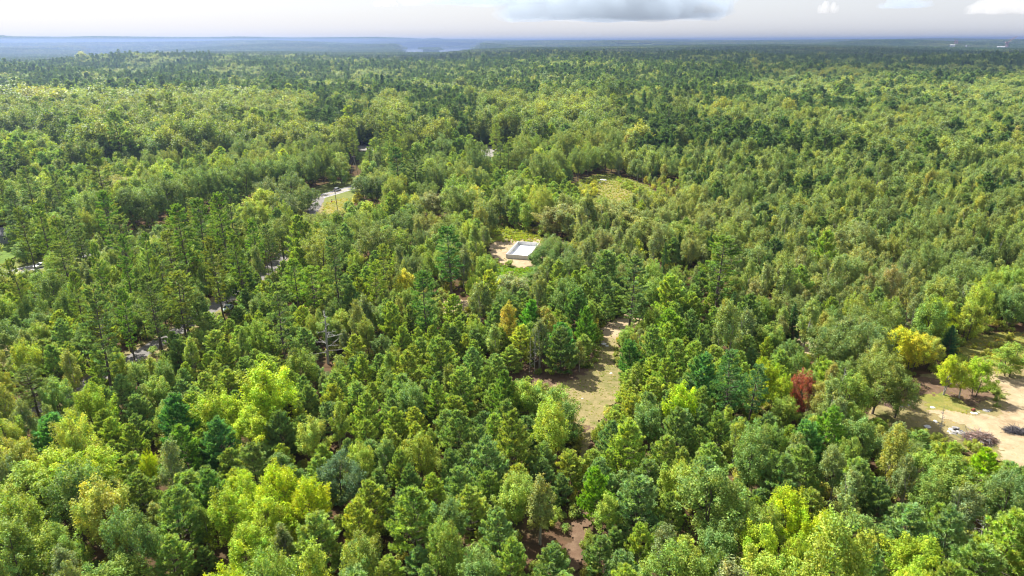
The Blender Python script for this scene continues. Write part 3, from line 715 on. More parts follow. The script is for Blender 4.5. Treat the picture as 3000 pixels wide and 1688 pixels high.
LIME, LIME2, YEL = (0.114, 0.152, 0.006), (0.092, 0.132, 0.012), (0.155, 0.172, 0.014)
DOAK, MGRN, PBLU, PYEL = (0.040, 0.066, 0.028), (0.075, 0.115, 0.022), (0.045, 0.105, 0.042), (0.095, 0.145, 0.018)
KEY = [
    ('maple_tree', 800, 1372, 150, 12.5, LIME, "bright lime-green maple, taller of a touching pair of lime maples among pines"),
    ('maple_tree', 890, 1412, 140, 12, LIME, "bright lime-green maple, lower of a touching pair of lime maples among pines"),
    ('maple_tree', 660, 1430, 150, 12, LIME2, "yellow-green maple beside the pair of bright lime maples"),
    ('maple_tree', 720, 1530, 160, 11, LIME2, "yellow-green maple standing in front of the lime maple pair"),
    ('maple_tree', 2320, 1428, 150, 12, LIME, "brightest lime-green maple with a ragged crown, beside a grey-green oak"),
    ('maple_tree', 2420, 1500, 120, 11, LIME, "narrow lime-green maple leaning against the brightest lime maple"),
    ('maple_tree', 2340, 1580, 110, 9, LIME2, "small lime-green maple below the brightest lime maple"),
    ('maple_tree', 2480, 1590, 130, 9, LIME2, "pale lime maple beside a dark gap in the canopy"),
    ('maple_tree', 2680, 1560, 170, 11, LIME2, "wide yellow-green maple in front of the bare leaning trunk"),
    ('maple_tree', 620, 1150, 140, 12.5, LIME2, "sunlit yellow-green maple between pines below the paved lane"),
    ('maple_tree', 730, 1200, 150, 11, (0.11, 0.155, 0.012), "green-gold maple touching the sunlit maple below the paved lane"),
    ('maple_tree', 130, 1322, 190, 12.5, (0.105, 0.145, 0.015), "broad yellow-tipped maple, first of a row of two rounded crowns"),
    ('maple_tree', 255, 1308, 160, 12, (0.11, 0.15, 0.014), "upright yellow-tipped maple, second of a row of two rounded crowns"),
    ('maple_tree', 60, 1370, 190, 12, (0.085, 0.125, 0.022), None),
    ('maple_tree', 440, 1318, 50, 9, LIME, "thin bright yellow sapling rising in a dark gap"),
    ('oak_tree', 985, 1328, 150, 11, (0.034, 0.060, 0.034), "dark glossy oak among young pines beside the lime maple pair"),
    ('oak_tree', 2170, 1440, 60, 9, (0.05, 0.075, 0.035), None),
    ('white_pine', 505, 1160, 130, 13, (0.032, 0.085, 0.030), "dark layered pine in front of the sunlit yellow-green maple"),
    ('white_pine', 512, 1252, 125, 11.5, (0.060, 0.115, 0.022), "bright tiered pine standing just below the dark layered pine"),
    ('white_pine', 640, 1230, 120, 11, PBLU, "blue-green conical pine below the sunlit yellow-green maple"),
    ('white_pine', 400, 1390, 130, 10, (0.075, 0.110, 0.032), None),
    ('white_pine', 590, 1390, 120, 10.5, (0.055, 0.105, 0.032), None),
    ('white_pine', 730, 1300, 130, 10, (0.068, 0.10, 0.035), None),
    ('white_pine', 150, 1220, 140, 9.5, (0.048, 0.12, 0.036), None),
    ('maple_tree', 1545, 1108, 120, 11.5, (0.088, 0.125, 0.020), "leafy maple at the edge of the grassy clearing with pointed sprays"),
    ('maple_tree', 1625, 1130, 140, 11, (0.072, 0.110, 0.022), "round maple overhanging the head of the forest trail"),
    ('maple_tree', 1650, 1180, 110, 9.5, (0.055, 0.09, 0.024), None),
    ('white_pine', 1485, 1092, 95, 12.5, (0.055, 0.10, 0.022), "slim dark pine at the edge of the brown needle floor"),
    ('maple_tree', 2362, 1090, 74, 11, (0.105, 0.036, 0.028), "small maple with deep red autumn leaves"),
    ('birch_tree', 2410, 1120, 70, 10.5, (0.11, 0.115, 0.035), "pale slender birch standing against the red maple"),
    ('maple_tree', 2640, 958, 110, 11, YEL, "golden yellow tree on the edge of the gravel clearing"),
    ('maple_tree', 2690, 975, 100, 10.5, (0.16, 0.17, 0.02), "yellow-green tree touching the golden yellow tree"),
    ('oak_tree', 2590, 1040, 170, 14, (0.062, 0.085, 0.024), "forked oak with bare lower trunk at the edge of the gravel clearing"),
    ('oak_tree', 2650, 1090, 120, 11, (0.05, 0.075, 0.022), "dark oak beside the forked oak of the gravel clearing"),
    ('oak_tree', 2450, 945, 150, 14, (0.058, 0.085, 0.03), "wide round oak behind the red maple"),
    ('oak_tree', 2560, 950, 150, 14, (0.052, 0.078, 0.028), "wide round oak beside the golden yellow tree"),
    ('birch_tree', 2525, 1100, 80, 10.5, (0.10, 0.135, 0.025), None),
    ('tall_pine', 2118, 690, 150, 25, (0.058, 0.098, 0.022), "big spreading pine towering over the mixed hardwoods on the slope"),
    ('tall_pine', 1165, 432, 75, 26, (0.036, 0.075, 0.026), "tall dark pine, left-leaning one of a pair beside the main road"),
    ('tall_pine', 1215, 440, 70, 25, (0.040, 0.070, 0.024), "tall dark pine with a broad top, its twin beside the main road"),
    ('oak_tree', 1062, 520, 80, 14, (0.040, 0.064, 0.026), "dark oak leaning against the round oak by the leaning pole"),
    ('oak_tree', 1100, 512, 85, 14.5, (0.042, 0.066, 0.026), "round dark oak beside the main road and the leaning pole"),
    ('oak_tree', 850, 506, 95, 17.5, (0.046, 0.070, 0.026), "large round dark oak hiding the bend of the main road"),
    ('oak_tree', 775, 520, 90, 16.5, (0.060, 0.082, 0.036), "large pale oak touching the round oak at the road bend"),
    ('oak_tree', 895, 545, 75, 14, (0.045, 0.070, 0.028), "smaller dark oak leaning out of the clump at the road bend"),
    ('oak_tree', 830, 560, 85, 14, (0.056, 0.078, 0.034), "grey-green oak in front of the clump at the road bend"),
    ('maple_tree', 765, 556, 95, 13, (0.115, 0.150, 0.016), "light green maple in front of the two large road-bend oaks"),
    ('tall_pine', 1318, 668, 120, 23, (0.038, 0.088, 0.026), "full dark pine beside the sandy yard of the foundation"),
    ('maple_tree', 1265, 560, 85, 12, (0.085, 0.10, 0.045), None),
    ('maple_tree', 1385, 546, 85, 12, (0.13, 0.145, 0.028), "pale yellow-green tree behind the grass field"),
    ('birch_tree', 1046, 562, 44, 8, (0.15, 0.155, 0.022), "small golden conical tree in the grass by the utility pole"),
    ('oak_tree', 1596, 722, 100, 10.5, (0.040, 0.072, 0.020), "dark green oak screening part of the concrete foundation"),
    ('maple_tree', 1590, 780, 90, 6.5, (0.042, 0.078, 0.020), "low dark tree in front of the concrete foundation"),
    ('oak_tree', 1670, 750, 100, 11, (0.045, 0.075, 0.024), None), ('oak_tree', 1640, 700, 90, 12, (0.05, 0.08, 0.026), None), ('maple_tree', 1560, 800, 60, 5, (0.05, 0.085, 0.02), None), ('maple_tree', 1620, 690, 80, 11, (0.06, 0.085, 0.03), None),
    ('maple_tree', 1640, 600, 130, 13, (0.085, 0.098, 0.040), None), ('maple_tree', 1730, 590, 140, 13, (0.088, 0.105, 0.036), None), ('maple_tree', 1830, 600, 140, 13, (0.075, 0.095, 0.034), None),
    ('maple_tree', 1900, 640, 130, 12.5, (0.080, 0.098, 0.026), None), ('maple_tree', 1980, 650, 130, 12.5, (0.072, 0.10, 0.022), "full-crowned tree over a row of bare dark trunks"),
    ('maple_tree', 2040, 660, 90, 12.0, (0.07, 0.098, 0.022), None),
    ('white_pine', 1690, 850, 95, 13, (0.052, 0.10, 0.034), "rounded pine at the top of the sandy track"),
    ('maple_tree', 1480, 808, 150, 10.5, (0.082, 0.102, 0.045), "pale grey-leaved tree in front of the bright green grass"),
    ('tall_pine', 1240, 800, 110, 21, (0.040, 0.085, 0.022), "dense dark pine in the stand beside the sandy yard"),
    ('tall_pine', 1090, 770, 80, 17, (0.085, 0.125, 0.018), None), ('tall_pine', 910, 780, 110, 17, (0.075, 0.125, 0.018), None),
    ('tall_pine', 860, 760, 90, 17, (0.070, 0.12, 0.018), "bright tall pine beside the bare dead tree"),
    ('birch_tree', 1180, 790, 70, 12, (0.15, 0.16, 0.02), "yellowing tree between two dense dark pines"),
    ('spruce_tree', 2795, 955, 55, 9, (0.018, 0.050, 0.030), "dark blue spruce between the golden trees and the dry grass"),
    ('white_pine', 2890, 1318, 120, 10.5, (0.105, 0.165, 0.008), "vivid light green pine at the foot of the gravel clearing"),
    ('white_pine', 2945, 1372, 70, 6, (0.10, 0.16, 0.008), None),
    ('birch_tree', 2785, 1048, 62, 9.5, (0.13, 0.165, 0.012), "thin-stemmed light green tree in the island of trees on the gravel clearing"),
    ('maple_tree', 2882, 1052, 85, 9.5, (0.095, 0.145, 0.012), "broad-topped light green tree in the island of trees on the gravel clearing"),
    ('birch_tree', 2835, 1062, 60, 9.0, (0.12, 0.15, 0.02), None),
    ('maple_tree', 2975, 1010, 110, 8.5, (0.08, 0.12, 0.022), "bushy tree beside the sandy drive and the dry grass"),
    ('maple_tree', 2000, 1118, 100, 12, (0.12, 0.175, 0.010), "fresh green maple among dense pines beside the clearing"),
    ('tall_pine', 2150, 1030, 130, 18, (0.038, 0.085, 0.030), "big dark pine, broadest of the dense pines beside the clearing"),
    ('tall_pine', 2215, 1070, 110, 14, (0.036, 0.080, 0.032), None),
    ('white_pine', 2060, 1040, 110, 13, PBLU, None), ('white_pine', 1960, 905, 110, 12, (0.078, 0.135, 0.018), None), ('white_pine', 1850, 1000, 80, 10, (0.045, 0.10, 0.03), None),
    ('white_pine', 2440, 1200, 120, 12, (0.07, 0.13, 0.025), "feathery bright pine beside a dead grey shrub"), ('white_pine', 2380, 1240, 110, 10, (0.055, 0.12, 0.04), None),
    ('birch_tree', 1490, 895, 70, 12.5, (0.13, 0.125, 0.022), "golden-green birch over the brown needle floor"), ('white_pine', 1640, 950, 100, 10.5, (0.042, 0.115, 0.03), "bright pine standing beside the clearing over the brown needle floor"),
    ('birch_tree', 1590, 900, 80, 12, (0.10, 0.11, 0.03), None), ('white_pine', 1560, 880, 90, 13, (0.05, 0.125, 0.022), None), ('white_pine', 1720, 905, 70, 12, (0.055, 0.11, 0.02), None),
    ('white_pine', 1755, 1370, 110, 11, (0.070, 0.135, 0.014), "lone bright pine leaning over the brown forest trail"),
    ('spruce_tree', 238, 470, 26, 15, (0.03, 0.05, 0.02), None), ('tall_pine', 480, 510, 80, 18, (0.05, 0.095, 0.03), "tall pine in front of the dark forest edge by the road"),
    ('oak_tree', 350, 515, 130, 13, (0.085, 0.095, 0.024), None),
]
# tall pines with bare trunks in the stand between road and lane
for u, v, wp, h in ((108, 600, 80, 20), (60, 610, 70, 19), (165, 640, 70, 18), (300, 560, 85, 22), (345, 690, 60, 19), (408, 690, 60, 20), (520, 600, 100, 22), (575, 590, 110, 23), (640, 570, 90, 22), (690, 680, 80, 19), (620, 700, 90, 20), (450, 760, 60, 18),
                    (270, 720, 60, 19), (740, 640, 70, 17), (350, 850, 70, 16), (210, 800, 70, 17), (40, 760, 70, 17)):
    KEY.append(('tall_pine', u, v, wp * .95, h * 1.25, (0.050 + 0.02 * random.random(), 0.09 + 0.02 * random.random(), 0.02), None))
for k in KEY: key_tree(*k)
for u_, v_, r_ in ((962, 1066, 3.6), (368, 800, 2.2), (2752, 1276, 1.5), (1560, 1097, 1.6), (2455, 1185, 1.6)):      # room for the bare trees
    q_ = gp([(u_, v_)])[0]; GRID.setdefault(gkey(*q_), []).append((q_[0], q_[1], r_))
_i0, _i1 = [int(np.argmin(((MAIN - q) ** 2).sum(1))) for q in gp([(1010, 556), (330, 728)])]
_acc = 0.0
_seg = MAIN[min(_i0, _i1):max(_i0, _i1)]; _tt = np.gradient(_seg, axis=0); _nn = np.stack([-_tt[:, 1], _tt[:, 0]], -1) / np.linalg.norm(_tt, axis=1)[:, None]; _nn *= np.where(_nn[:, :1] < 0, 1, -1)
BLOCK.append(np.vstack([_seg, (_seg + _nn * 16.5)[::-1]]))
for i in range(min(_i0, _i1), max(_i0, _i1)):
    t_ = MAIN[i + 1] - MAIN[i]; L_ = float(np.linalg.norm(t_)); _acc -= L_
    if _acc <= 0:
        n_ = np.array([-t_[1], t_[0]]) / L_; n_ = n_ if n_[0] < 0 else -n_
        _acc = random.uniform(6.0, 8.5); q = MAIN[i] + n_ * random.uniform(20, 24); ww = random.uniform(12, 16)
        put('oak_tree', q[0], q[1], ww, random.uniform(17, 21), np.array((0.050, 0.078, 0.026)) * random.uniform(.85, 1.3), None, 0.3)

def shrubs(poly, n, hr, tint):
    P = gp(poly); lo, hi = P.min(0), P.max(0); k = 0
    while k < n:
        q = np.random.default_rng(len(TREES) * 13 + k * 7 + random.randrange(9999)).uniform(lo, hi)
        if in_poly(np.array([q[0]]), np.array([q[1]]), P)[0]:
            h_ = random.uniform(*hr); put('shrub', q[0], q[1], h_ * random.uniform(1.1, 1.7), h_, np.array(tint) * random.uniform(.75, 1.25)); k += 1
shrubs([(1806, 528), (1850, 536), (1905, 560), (1900, 580), (1860, 572), (1812, 548)], 34, (1.4, 2.6), (0.085, 0.115, 0.02))
shrubs([(1640, 560), (1745, 530), (1750, 575), (1700, 600)], 30, (1.6, 3.6), (0.115, 0.13, 0.022))
shrubs([(2770, 1112), (2915, 1120), (2925, 1160), (2860, 1150)], 14, (0.7, 1.5), (0.07, 0.10, 0.02))
shrubs([(2905, 1150), (2940, 1165), (2930, 1195), (2905, 1195)], 7, (0.8, 1.4), (0.075, 0.11, 0.025))
shrubs([(2850, 1010), (2960, 985), (3000, 1010), (2930, 1060), (2860, 1060)], 22, (0.8, 2.0), (0.11, 0.125, 0.025))
shrubs([(2640, 1255), (2760, 1290), (2900, 1330), (2960, 1390), (2900, 1390), (2640, 1310)], 40, (0.8, 2.2), (0.09, 0.115, 0.02))
shrubs([(1460, 662), (1545, 684), (1535, 700), (1440, 690)], 18, (0.6, 1.6), (0.10, 0.125, 0.022))
shrubs([(1790, 1000), (1830, 1060), (1845, 1120), (1815, 1110), (1800, 1050)], 14, (0.6, 1.6), (0.085, 0.11, 0.025))
shrubs([(1690, 1260), (1705, 1262), (1700, 1340), (1684, 1340)], 8, (0.5, 1.2), (0.10, 0.11, 0.03))
shrubs([(1425, 748), (1455, 760), (1468, 785), (1440, 785)], 9, (0.6, 1.6), (0.075, 0.105, 0.02))
def seg_dist(px, py, L):
    a, b = L[:-1], L[1:]; d = b - a; q = np.array([px, py]) - a
    t = np.clip((q * d).sum(1) / np.maximum((d * d).sum(1), 1e-9), 0, 1)
    return np.sqrt((((a + d * t[:, None]) - (px, py)) ** 2).sum(1).min())
def corr_mask(x, y):
    m = np.zeros(len(x), bool)
    for L, w in CORR:
        Ls = L[::4]
        for i in range(0, len(x), 4000):
            a, b = Ls[:-1][None], Ls[1:][None]; p = np.stack([x[i:i + 4000], y[i:i + 4000]], -1)[:, None]
            d = b - a; t = np.clip(((p - a) * d).sum(-1) / (d * d).sum(-1), 0, 1)
            m[i:i + 4000] |= (np.linalg.norm(a + d * t[..., None] - p, axis=-1).min(1) < w)
    return m
def block_mask(x, y):
    m = corr_mask(x, y)
    for P in BLOCK: m |= in_poly(x, y, P)
    return m
def hides(x, y, w, h, base):
    """does the crown cover ground that must stay visible? (z from base*h to h)"""
    zz = np.array([0.98, 0.8, 0.55, 0.3]) * h; ww = np.array([0.15, 0.5, 0.9, 0.85]) * w / 2
    for z, q in zip(zz, ww):
        if z < base * h: continue
        u, v, s = pix((x, y, z))
        if vis_hit(np.array([u - q * s, u, u + q * s]), np.array([v] * 3)).any(): return True
        for gp_, gd_ in GUARD:
            if y < gd_ and in_poly(np.array([u - q * s * .8, u, u + q * s * .8]), np.array([v] * 3), gp_).any(): return True
    return False
LIMR = 470.0
CB = {'white_pine': 0.1, 'tall_pine': 0.45, 'spruce_tree': 0.05, 'maple_tree': 0.16, 'oak_tree': 0.2, 'birch_tree': 0.2, 'shrub': 0}
g = np.random.default_rng(21)
nc = 60000
rr = np.sqrt(g.uniform(58 ** 2, LIMR ** 2, nc)); aa = g.uniform(R(-47), R(47), nc)
nn_ = 26000
rr = np.r_[np.sqrt(g.uniform(58 ** 2, 190 ** 2, nn_)), rr]; aa = np.r_[g.uniform(R(-47), R(47), nn_), aa]
cxs, cys = rr * np.sin(aa), rr * np.cos(aa)
bl = block_mask(cxs, cys)
cu, cv, _ = pix(np.stack([cxs, cys, np.full_like(cxs, 7.0)], -1)); cl = letter(cu, cv)
for i in np.flatnonzero(~bl):
    x, y = cxs[i], cys[i]
    opts = MIX[chr(cl[i])]; w = [o[2] for o in opts]
    sp, tk, _, sf = random.choices(opts, w)[0]
    K = KINDS[sp]; s = sf * random.lognormvariate(0, 0.16); h = K['H'] * s * random.uniform(0.84, 1.18); wd = K['W'] * s * random.uniform(0.84, 1.16)
    if y > 200 and x < -40:
        dm_ = MAIN[np.argmin(((MAIN - (x, y)) ** 2).sum(1))]
        if x > dm_[0] and (x - dm_[0]) < 30 and sp != 'tall_pine': h *= 0.68; wd *= 0.8
    pr = {'shrub': 0.45, 'white_pine': 0.36, 'tall_pine': 0.33}.get(sp, 0.38)
    if crowded(x, y, wd * pr): continue
    tries = 0
    while hides(x, y, wd, h, CB[sp] * 0.6) and tries < 4:
        h *= 0.62; wd *= 0.75; tries += 1
    if tries == 4: continue
    if tries >= 2 and sp != 'shrub':
        sp = 'shrub'; tk = 'shrub'; K = KINDS[sp]; wd = min(max(wd, 1.6), 4)
        h = min(h, 2.8)
    put(sp, x, y, wd, h, pick_tint(tk, g), None, pr)
print("near trees", len(TREES))

# ------------------------------------------------------------------ woods beyond, as instanced stuff
hidden_coll = {}
def stuff_object(name, meshes, P, S, RZ, V, T, label, cat):
    """one object whose points carry the meshes (geometry nodes)"""
    c = bpy.data.collections.new(name + "_shapes")
    for i, me in enumerate(meshes):
        c.objects.link(bpy.data.objects.new("%s_%03d" % (me.name, i) if False else "shape_%03d_%s" % (i, name), me))
    n = len(P)
    me = bpy.data.meshes.new(name); me.vertices.add(n); me.vertices.foreach_set("co", np.asarray(P, np.float32).ravel())
    for an, ty, da, pr in (("scl", 'FLOAT_VECTOR', S, "vector"), ("tint", 'FLOAT_COLOR', np.c_[T, np.ones(n)], "color"), ("rotz", 'FLOAT', RZ, "value"), ("var", 'INT', V, "value")):
        a = me.attributes.new(an, ty, 'POINT'); a.data.foreach_set(pr, np.asarray(da, np.int32 if ty == 'INT' else np.float32).ravel())
    o = obj(name, me); tag(o, label, cat, None, "stuff")
    gt = bpy.data.node_groups.new(name + "_nodes", 'GeometryNodeTree')
    gt.interface.new_socket("Geometry", in_out='INPUT', socket_type='NodeSocketGeometry'); gt.interface.new_socket("Geometry", in_out='OUTPUT', socket_type='NodeSocketGeometry')
    A = gt.nodes.new; gi, go, ip, ci = A('NodeGroupInput'), A('NodeGroupOutput'), A('GeometryNodeInstanceOnPoints'), A('GeometryNodeCollectionInfo')
    ci.inputs[0].default_value = c; ci.inputs[1].default_value = True; ci.inputs[2].default_value = True
    def attr(nm, ty):
        q = A('GeometryNodeInputNamedAttribute'); q.data_type = ty; q.inputs[0].default_value = nm; return q.outputs[0]
    L = gt.links.new
    L(gi.outputs[0], ip.inputs['Points']); L(ci.outputs[0], ip.inputs['Instance']); ip.inputs['Pick Instance'].default_value = True
    L(attr("var", 'INT'), ip.inputs['Instance Index'])
    cb = A('ShaderNodeCombineXYZ'); L(attr("rotz", 'FLOAT'), cb.inputs[2])
    L(cb.outputs[0], ip.inputs['Rotation']); L(attr("scl", 'FLOAT_VECTOR'), ip.inputs['Scale']); L(ip.outputs[0], go.inputs[0])
    md = o.modifiers.new("scatter", 'NODES'); md.node_group = gt
    return o

STUFF = {}      # kind -> list of (x,y,z,w,h,rz,tint,lod)
# middle distance: jittered grid, trees singly placed out to 2.4 km
def mid_ring(r0, r1, sp_):
    n = int(2 * r1 / sp_); gx, gy = np.meshgrid((np.arange(n) - n / 2) * sp_, np.arange(int(r1 / sp_) + 1) * sp_)
    gx = gx + (np.arange(len(gx)) % 2)[:, None] * sp_ / 2
    x = gx.ravel() + g.uniform(-.42, .42, gx.size) * sp_; y = gy.ravel() + g.uniform(-.42, .42, gx.size) * sp_
    r = np.hypot(x, y); k = (r >= r0) & (r < r1) & (np.abs(np.arctan2(x, y)) < R(43))
    x, y = x[k], y[k]
    k = ~block_mask(x, y); x, y = x[k], y[k]
    z = hz(x, y); u, v, _ = pix(np.stack([x, y, z + 10], -1)); L = letter(u, v)
    r = np.hypot(x, y)
    pt = wav(x, y, 260, 2) + 0.6 * wav(x, y, 110, 5)                    # stands of one kind
    for ch in np.unique(L):
        opts = MIX[chr(ch)]; idx = np.flatnonzero(L == ch); w = np.array([o[2] for o in opts], float)
        con = np.array([o[0] in ('white_pine', 'tall_pine', 'spruce_tree') for o in opts])
        W = w[None] * np.exp(np.where(con[None], 1, -1) * 1.7 * pt[idx][:, None]); W /= W.sum(1, keepdims=True)
        pk = (g.uniform(size=(len(idx), 1)) > W.cumsum(1)).sum(1).clip(0, len(opts) - 1)
        for q, (sp, tk, _, sf) in enumerate(opts):
            j = idx[pk == q]
            if not len(j): continue
            K = KINDS[sp]; s = sf * np.exp(g.normal(0, 0.17, len(j))) * 1.08
            if sp == 'shrub': s = s * 1.6
            h, wd = K['H'] * s * g.uniform(.9, 1.1, len(j)), K['W'] * s * g.uniform(.92, 1.15, len(j))
            if sp in ('white_pine', 'birch_tree', 'spruce_tree'): h, wd = h * 1.15, wd * 1.15
            near_ = r[j] < 620
            if near_.any():
                for m in np.flatnonzero(near_):
                    t_ = 0
                    while hides(x[j[m]], y[j[m]], wd[m], h[m], 0.1) and t_ < 4: h[m] *= .6; wd[m] *= .75; t_ += 1
                    if t_ == 4: h[m] = 0.01; wd[m] = 0.01
            tn = pick_tint(tk, g, len(j))
            STUFF.setdefault(sp, []).append((x[j], y[j], z[j], wd, h, tn, np.where(r[j] < 800, 1, 2)))
mid_ring(LIMR - 4, 900, 6.2)
mid_ring(900, 2500, 7.2)

# ------------------------------------------------------------------ near trees: the largest ones as things, the rest joins the stuff
PLURAL = {'white_pine': "young white pines of the forest", 'tall_pine': "tall pines of the forest", 'spruce_tree': "dark spruces of the forest", 'maple_tree': "maples of the forest", 'oak_tree': "oaks of the forest", 'birch_tree': "birches of the forest", 'shrub': "shrubs at the forest edges"}
CATN = {'white_pine': "pine tree", 'tall_pine': "tall pine", 'spruce_tree': "spruce", 'maple_tree': "maple", 'oak_tree': "oak", 'birch_tree': "birch", 'shrub': "shrub"}
MARKS = [("the concrete foundation", gp([(1540, 735)])[0], 26), ("the grassy clearing", gp([(1740, 1140)])[0], 20), ("the brown forest trail", gp([(1700, 1480)])[0], 16), ("the gravel clearing", gp([(2880, 1230)])[0], 26),
         ("the hilltop meadow", gp([(1810, 555)])[0], 34), ("the road junction", gp([(950, 590)])[0], 30), ("the grey house", gp([(0, 720)])[0], 26), ("the sandy track", gp([(1830, 945)])[0], 18)]
def colour_word(t):
    r_, g_, b_ = t; y = r_ / g_
    if y > 1.2: return "reddish"
    if y > 0.93: return "golden"
    if y > 0.80: return "yellow-green" if g_ > 0.11 else "olive"
    if b_ / g_ > 0.36: return "blue-green" if y < 0.62 else "grey-green"
    if g_ < 0.085: return "dark green"
    return "light green" if g_ > 0.118 else "mid green"
NOUN = {'white_pine': "bushy young pine", 'tall_pine': "tall long-trunked pine", 'spruce_tree': "narrow pointed spruce", 'maple_tree': "leafy maple", 'oak_tree': "round-crowned oak", 'birch_tree': "slender birch", 'shrub': "low bushy shrub"}
def clip_words(t): return " ".join(t.split()[:16])
def auto_label(T):
    p = np.array([T['x'], T['y']]); best = None
    for nm, c, rad in MARKS:
        d = np.linalg.norm(p - c)
        if d < rad * 2.2 and (best is None or d / rad < best[1]): best = (nm, d / rad)
    dl = min(seg_dist(p[0], p[1], LANE[::3]), 99)
    if best: place = ("at the edge of " if best[1] < 1.15 else "in the woods near ") + best[0]
    elif dl < 9: place = "beside the paved lane under the pines"
    elif dl < 24: place = "in the stand along the paved lane"
    else:
        u, v, _ = pix((T['x'], T['y'], T['h']))
        place = "on the wooded slope beyond" if v < 860 else ("in the woods between the lane and the trail" if u < 1700 else "in the woods between the trail and the gravel clearing")
    K = KINDS[T['kind']]; q = T['h'] / K['H']
    sz = "small " if q < 0.82 else ("large " if q > 1.2 else "")
    as_ = (T['w'] / K['W']) / q; sz += "slim " if as_ < 0.9 else ("broad " if as_ > 1.1 else "")
    t_ = sz + colour_word(T['tint']) + " " + NOUN[T['kind']] + " " + place
    if len(t_.replace("-", " ").split()) > 15: t_ = t_.replace(" in the woods ", " ").replace("in the stand along", "along").replace(" under the pines", "")
    return t_

bykind = {}
for T in TREES:
    u, v, s = pix((T['x'], T['y'], T['h'] * 0.7))
    T['px'] = T['w'] * s if (-T['w'] * s * .3 < u < 3000 + T['w'] * s * .3 and v < 1700 + T['h'] * s * 0.3) else -1.0 / max(T['y'], 1)
    bykind.setdefault(T['kind'], []).append(T)
tot = 0
for kd, L in bykind.items():
    L.sort(key=lambda T: (T['label'] is None, -T['px']))
    K = KINDS[kd]
    for i, T in enumerate(L):
        if i < 300 and (T['px'] > 0 or T['label']):
            vi = (T['var'] if T['var'] is not None else random.randrange(len(K['near'])))
            cm, tm, _ = K['near'][vi]
            e = empty(kd, (T['x'], T['y'], 0), T['rz']); tag(e, T['label'] or auto_label(T), CATN[kd], PLURAL[kd])
            sc_ = (T['w'] / K['W'], T['w'] / K['W'], T['h'] / K['H'])
            e.scale = sc_
            e.rotation_euler.x, e.rotation_euler.y = random.gauss(0, .035), random.gauss(0, .035)
            c = obj("crown", cm, e); c["tint"] = T['tint']; obj("trunk", tm, e); tot += 1
        else:
            d = math.hypot(T['x'], T['y'])
            STUFF.setdefault(kd, []).append((np.array([T['x']]), np.array([T['y']]), np.zeros(1), np.array([T['w']]), np.array([T['h']]), np.array([T['tint']]), np.array([0 if d < 230 else 1])))
print("tree things", tot)
SLAB = {'white_pine': "further young pines of the forest merging into one mass", 'tall_pine': "further tall pines of the forest merging into one mass", 'spruce_tree': "dark pointed spruces scattered through the far forest", 'maple_tree': "further maples of the forest merging into one mass", 'oak_tree': "further round oaks of the forest merging into one mass", 'birch_tree': "further pale birches of the forest merging into one mass", 'shrub': "further low shrubs filling the forest edges"}
for kd, L in STUFF.items():
    K = KINDS[kd]; x, y, z, w, h, t, lod = [np.concatenate([q[i] for q in L]) for i in range(7)]
    k = h > 0.1; x, y, z, w, h, t, lod = [q[k] for q in (x, y, z, w, h, t, lod)]
    ms = [q[2] for q in K['near']] + K['mid'] + K['far']; n0 = len(K['near'])
    var = np.where(lod == 0, g.integers(0, n0, len(x)), np.where(lod == 1, n0 + g.integers(0, 3, len(x)), n0 + 3 + g.integers(0, 3, len(x))))
    stuff_object(kd.replace("_tree", "") + "_woodland", ms, np.stack([x, y, z - 0.1], -1), np.stack([w / K['W'], w / K['W'], h / K['H']], -1), g.uniform(0, 6.28, len(x)), var, t, SLAB[kd], "woodland")
    print(kd, len(x))

# far canopy: tiles of small crowns
def tile(seed, size, n, conif):
    gg = np.random.default_rng(seed); V, F, C = [], [], []; o = 0
    for i in range(n):
        px, py = gg.uniform(-size / 2, size / 2, 2); con = gg.uniform() < conif
        H = gg.uniform(12, 19) if con else gg.uniform(10, 15); W = gg.uniform(5, 8) if con else gg.uniform(8, 13)
        m = 16 if con else 26; q = unit(gg.normal(size=(m, 3)) + (0, 0, .5)); tz = gg.uniform(0.25, 1, m)
        if con: pos = np.stack([q[:, 0] * W / 2 * (1.05 - tz), q[:, 1] * W / 2 * (1.05 - tz), tz * H], -1)
        else: pos = q * (W / 2, W / 2, H * 0.34) + (0, 0, H * .62)
        v, f = leaf_quads(gg, pos + (px, py, 0), q + gg.normal(0, .35, q.shape), 2.6 if con else 3.0, 0.8)
        l = gg.normal(0.72 if con else 1.1, 0.13); hu = gg.normal(-0.1 if con else 0.12, 0.1)
        V.append(v); F.append(f + o); o += len(v)
        C.append(np.clip(np.tile([l * (1 + hu), l, l * (1 - hu * .6)], (m, 1)) * gg.normal(1, .1, (m, 1)), .3, 2))
    return mesh_np("far_canopy_%d" % seed, np.concatenate(V), np.concatenate(F), 4, [M_LEAF], fcol=np.concatenate(C))
tiles = [tile(500 + i, 62, 62, (0.75, 0.55, 0.35)[i % 3]) for i in range(6)]
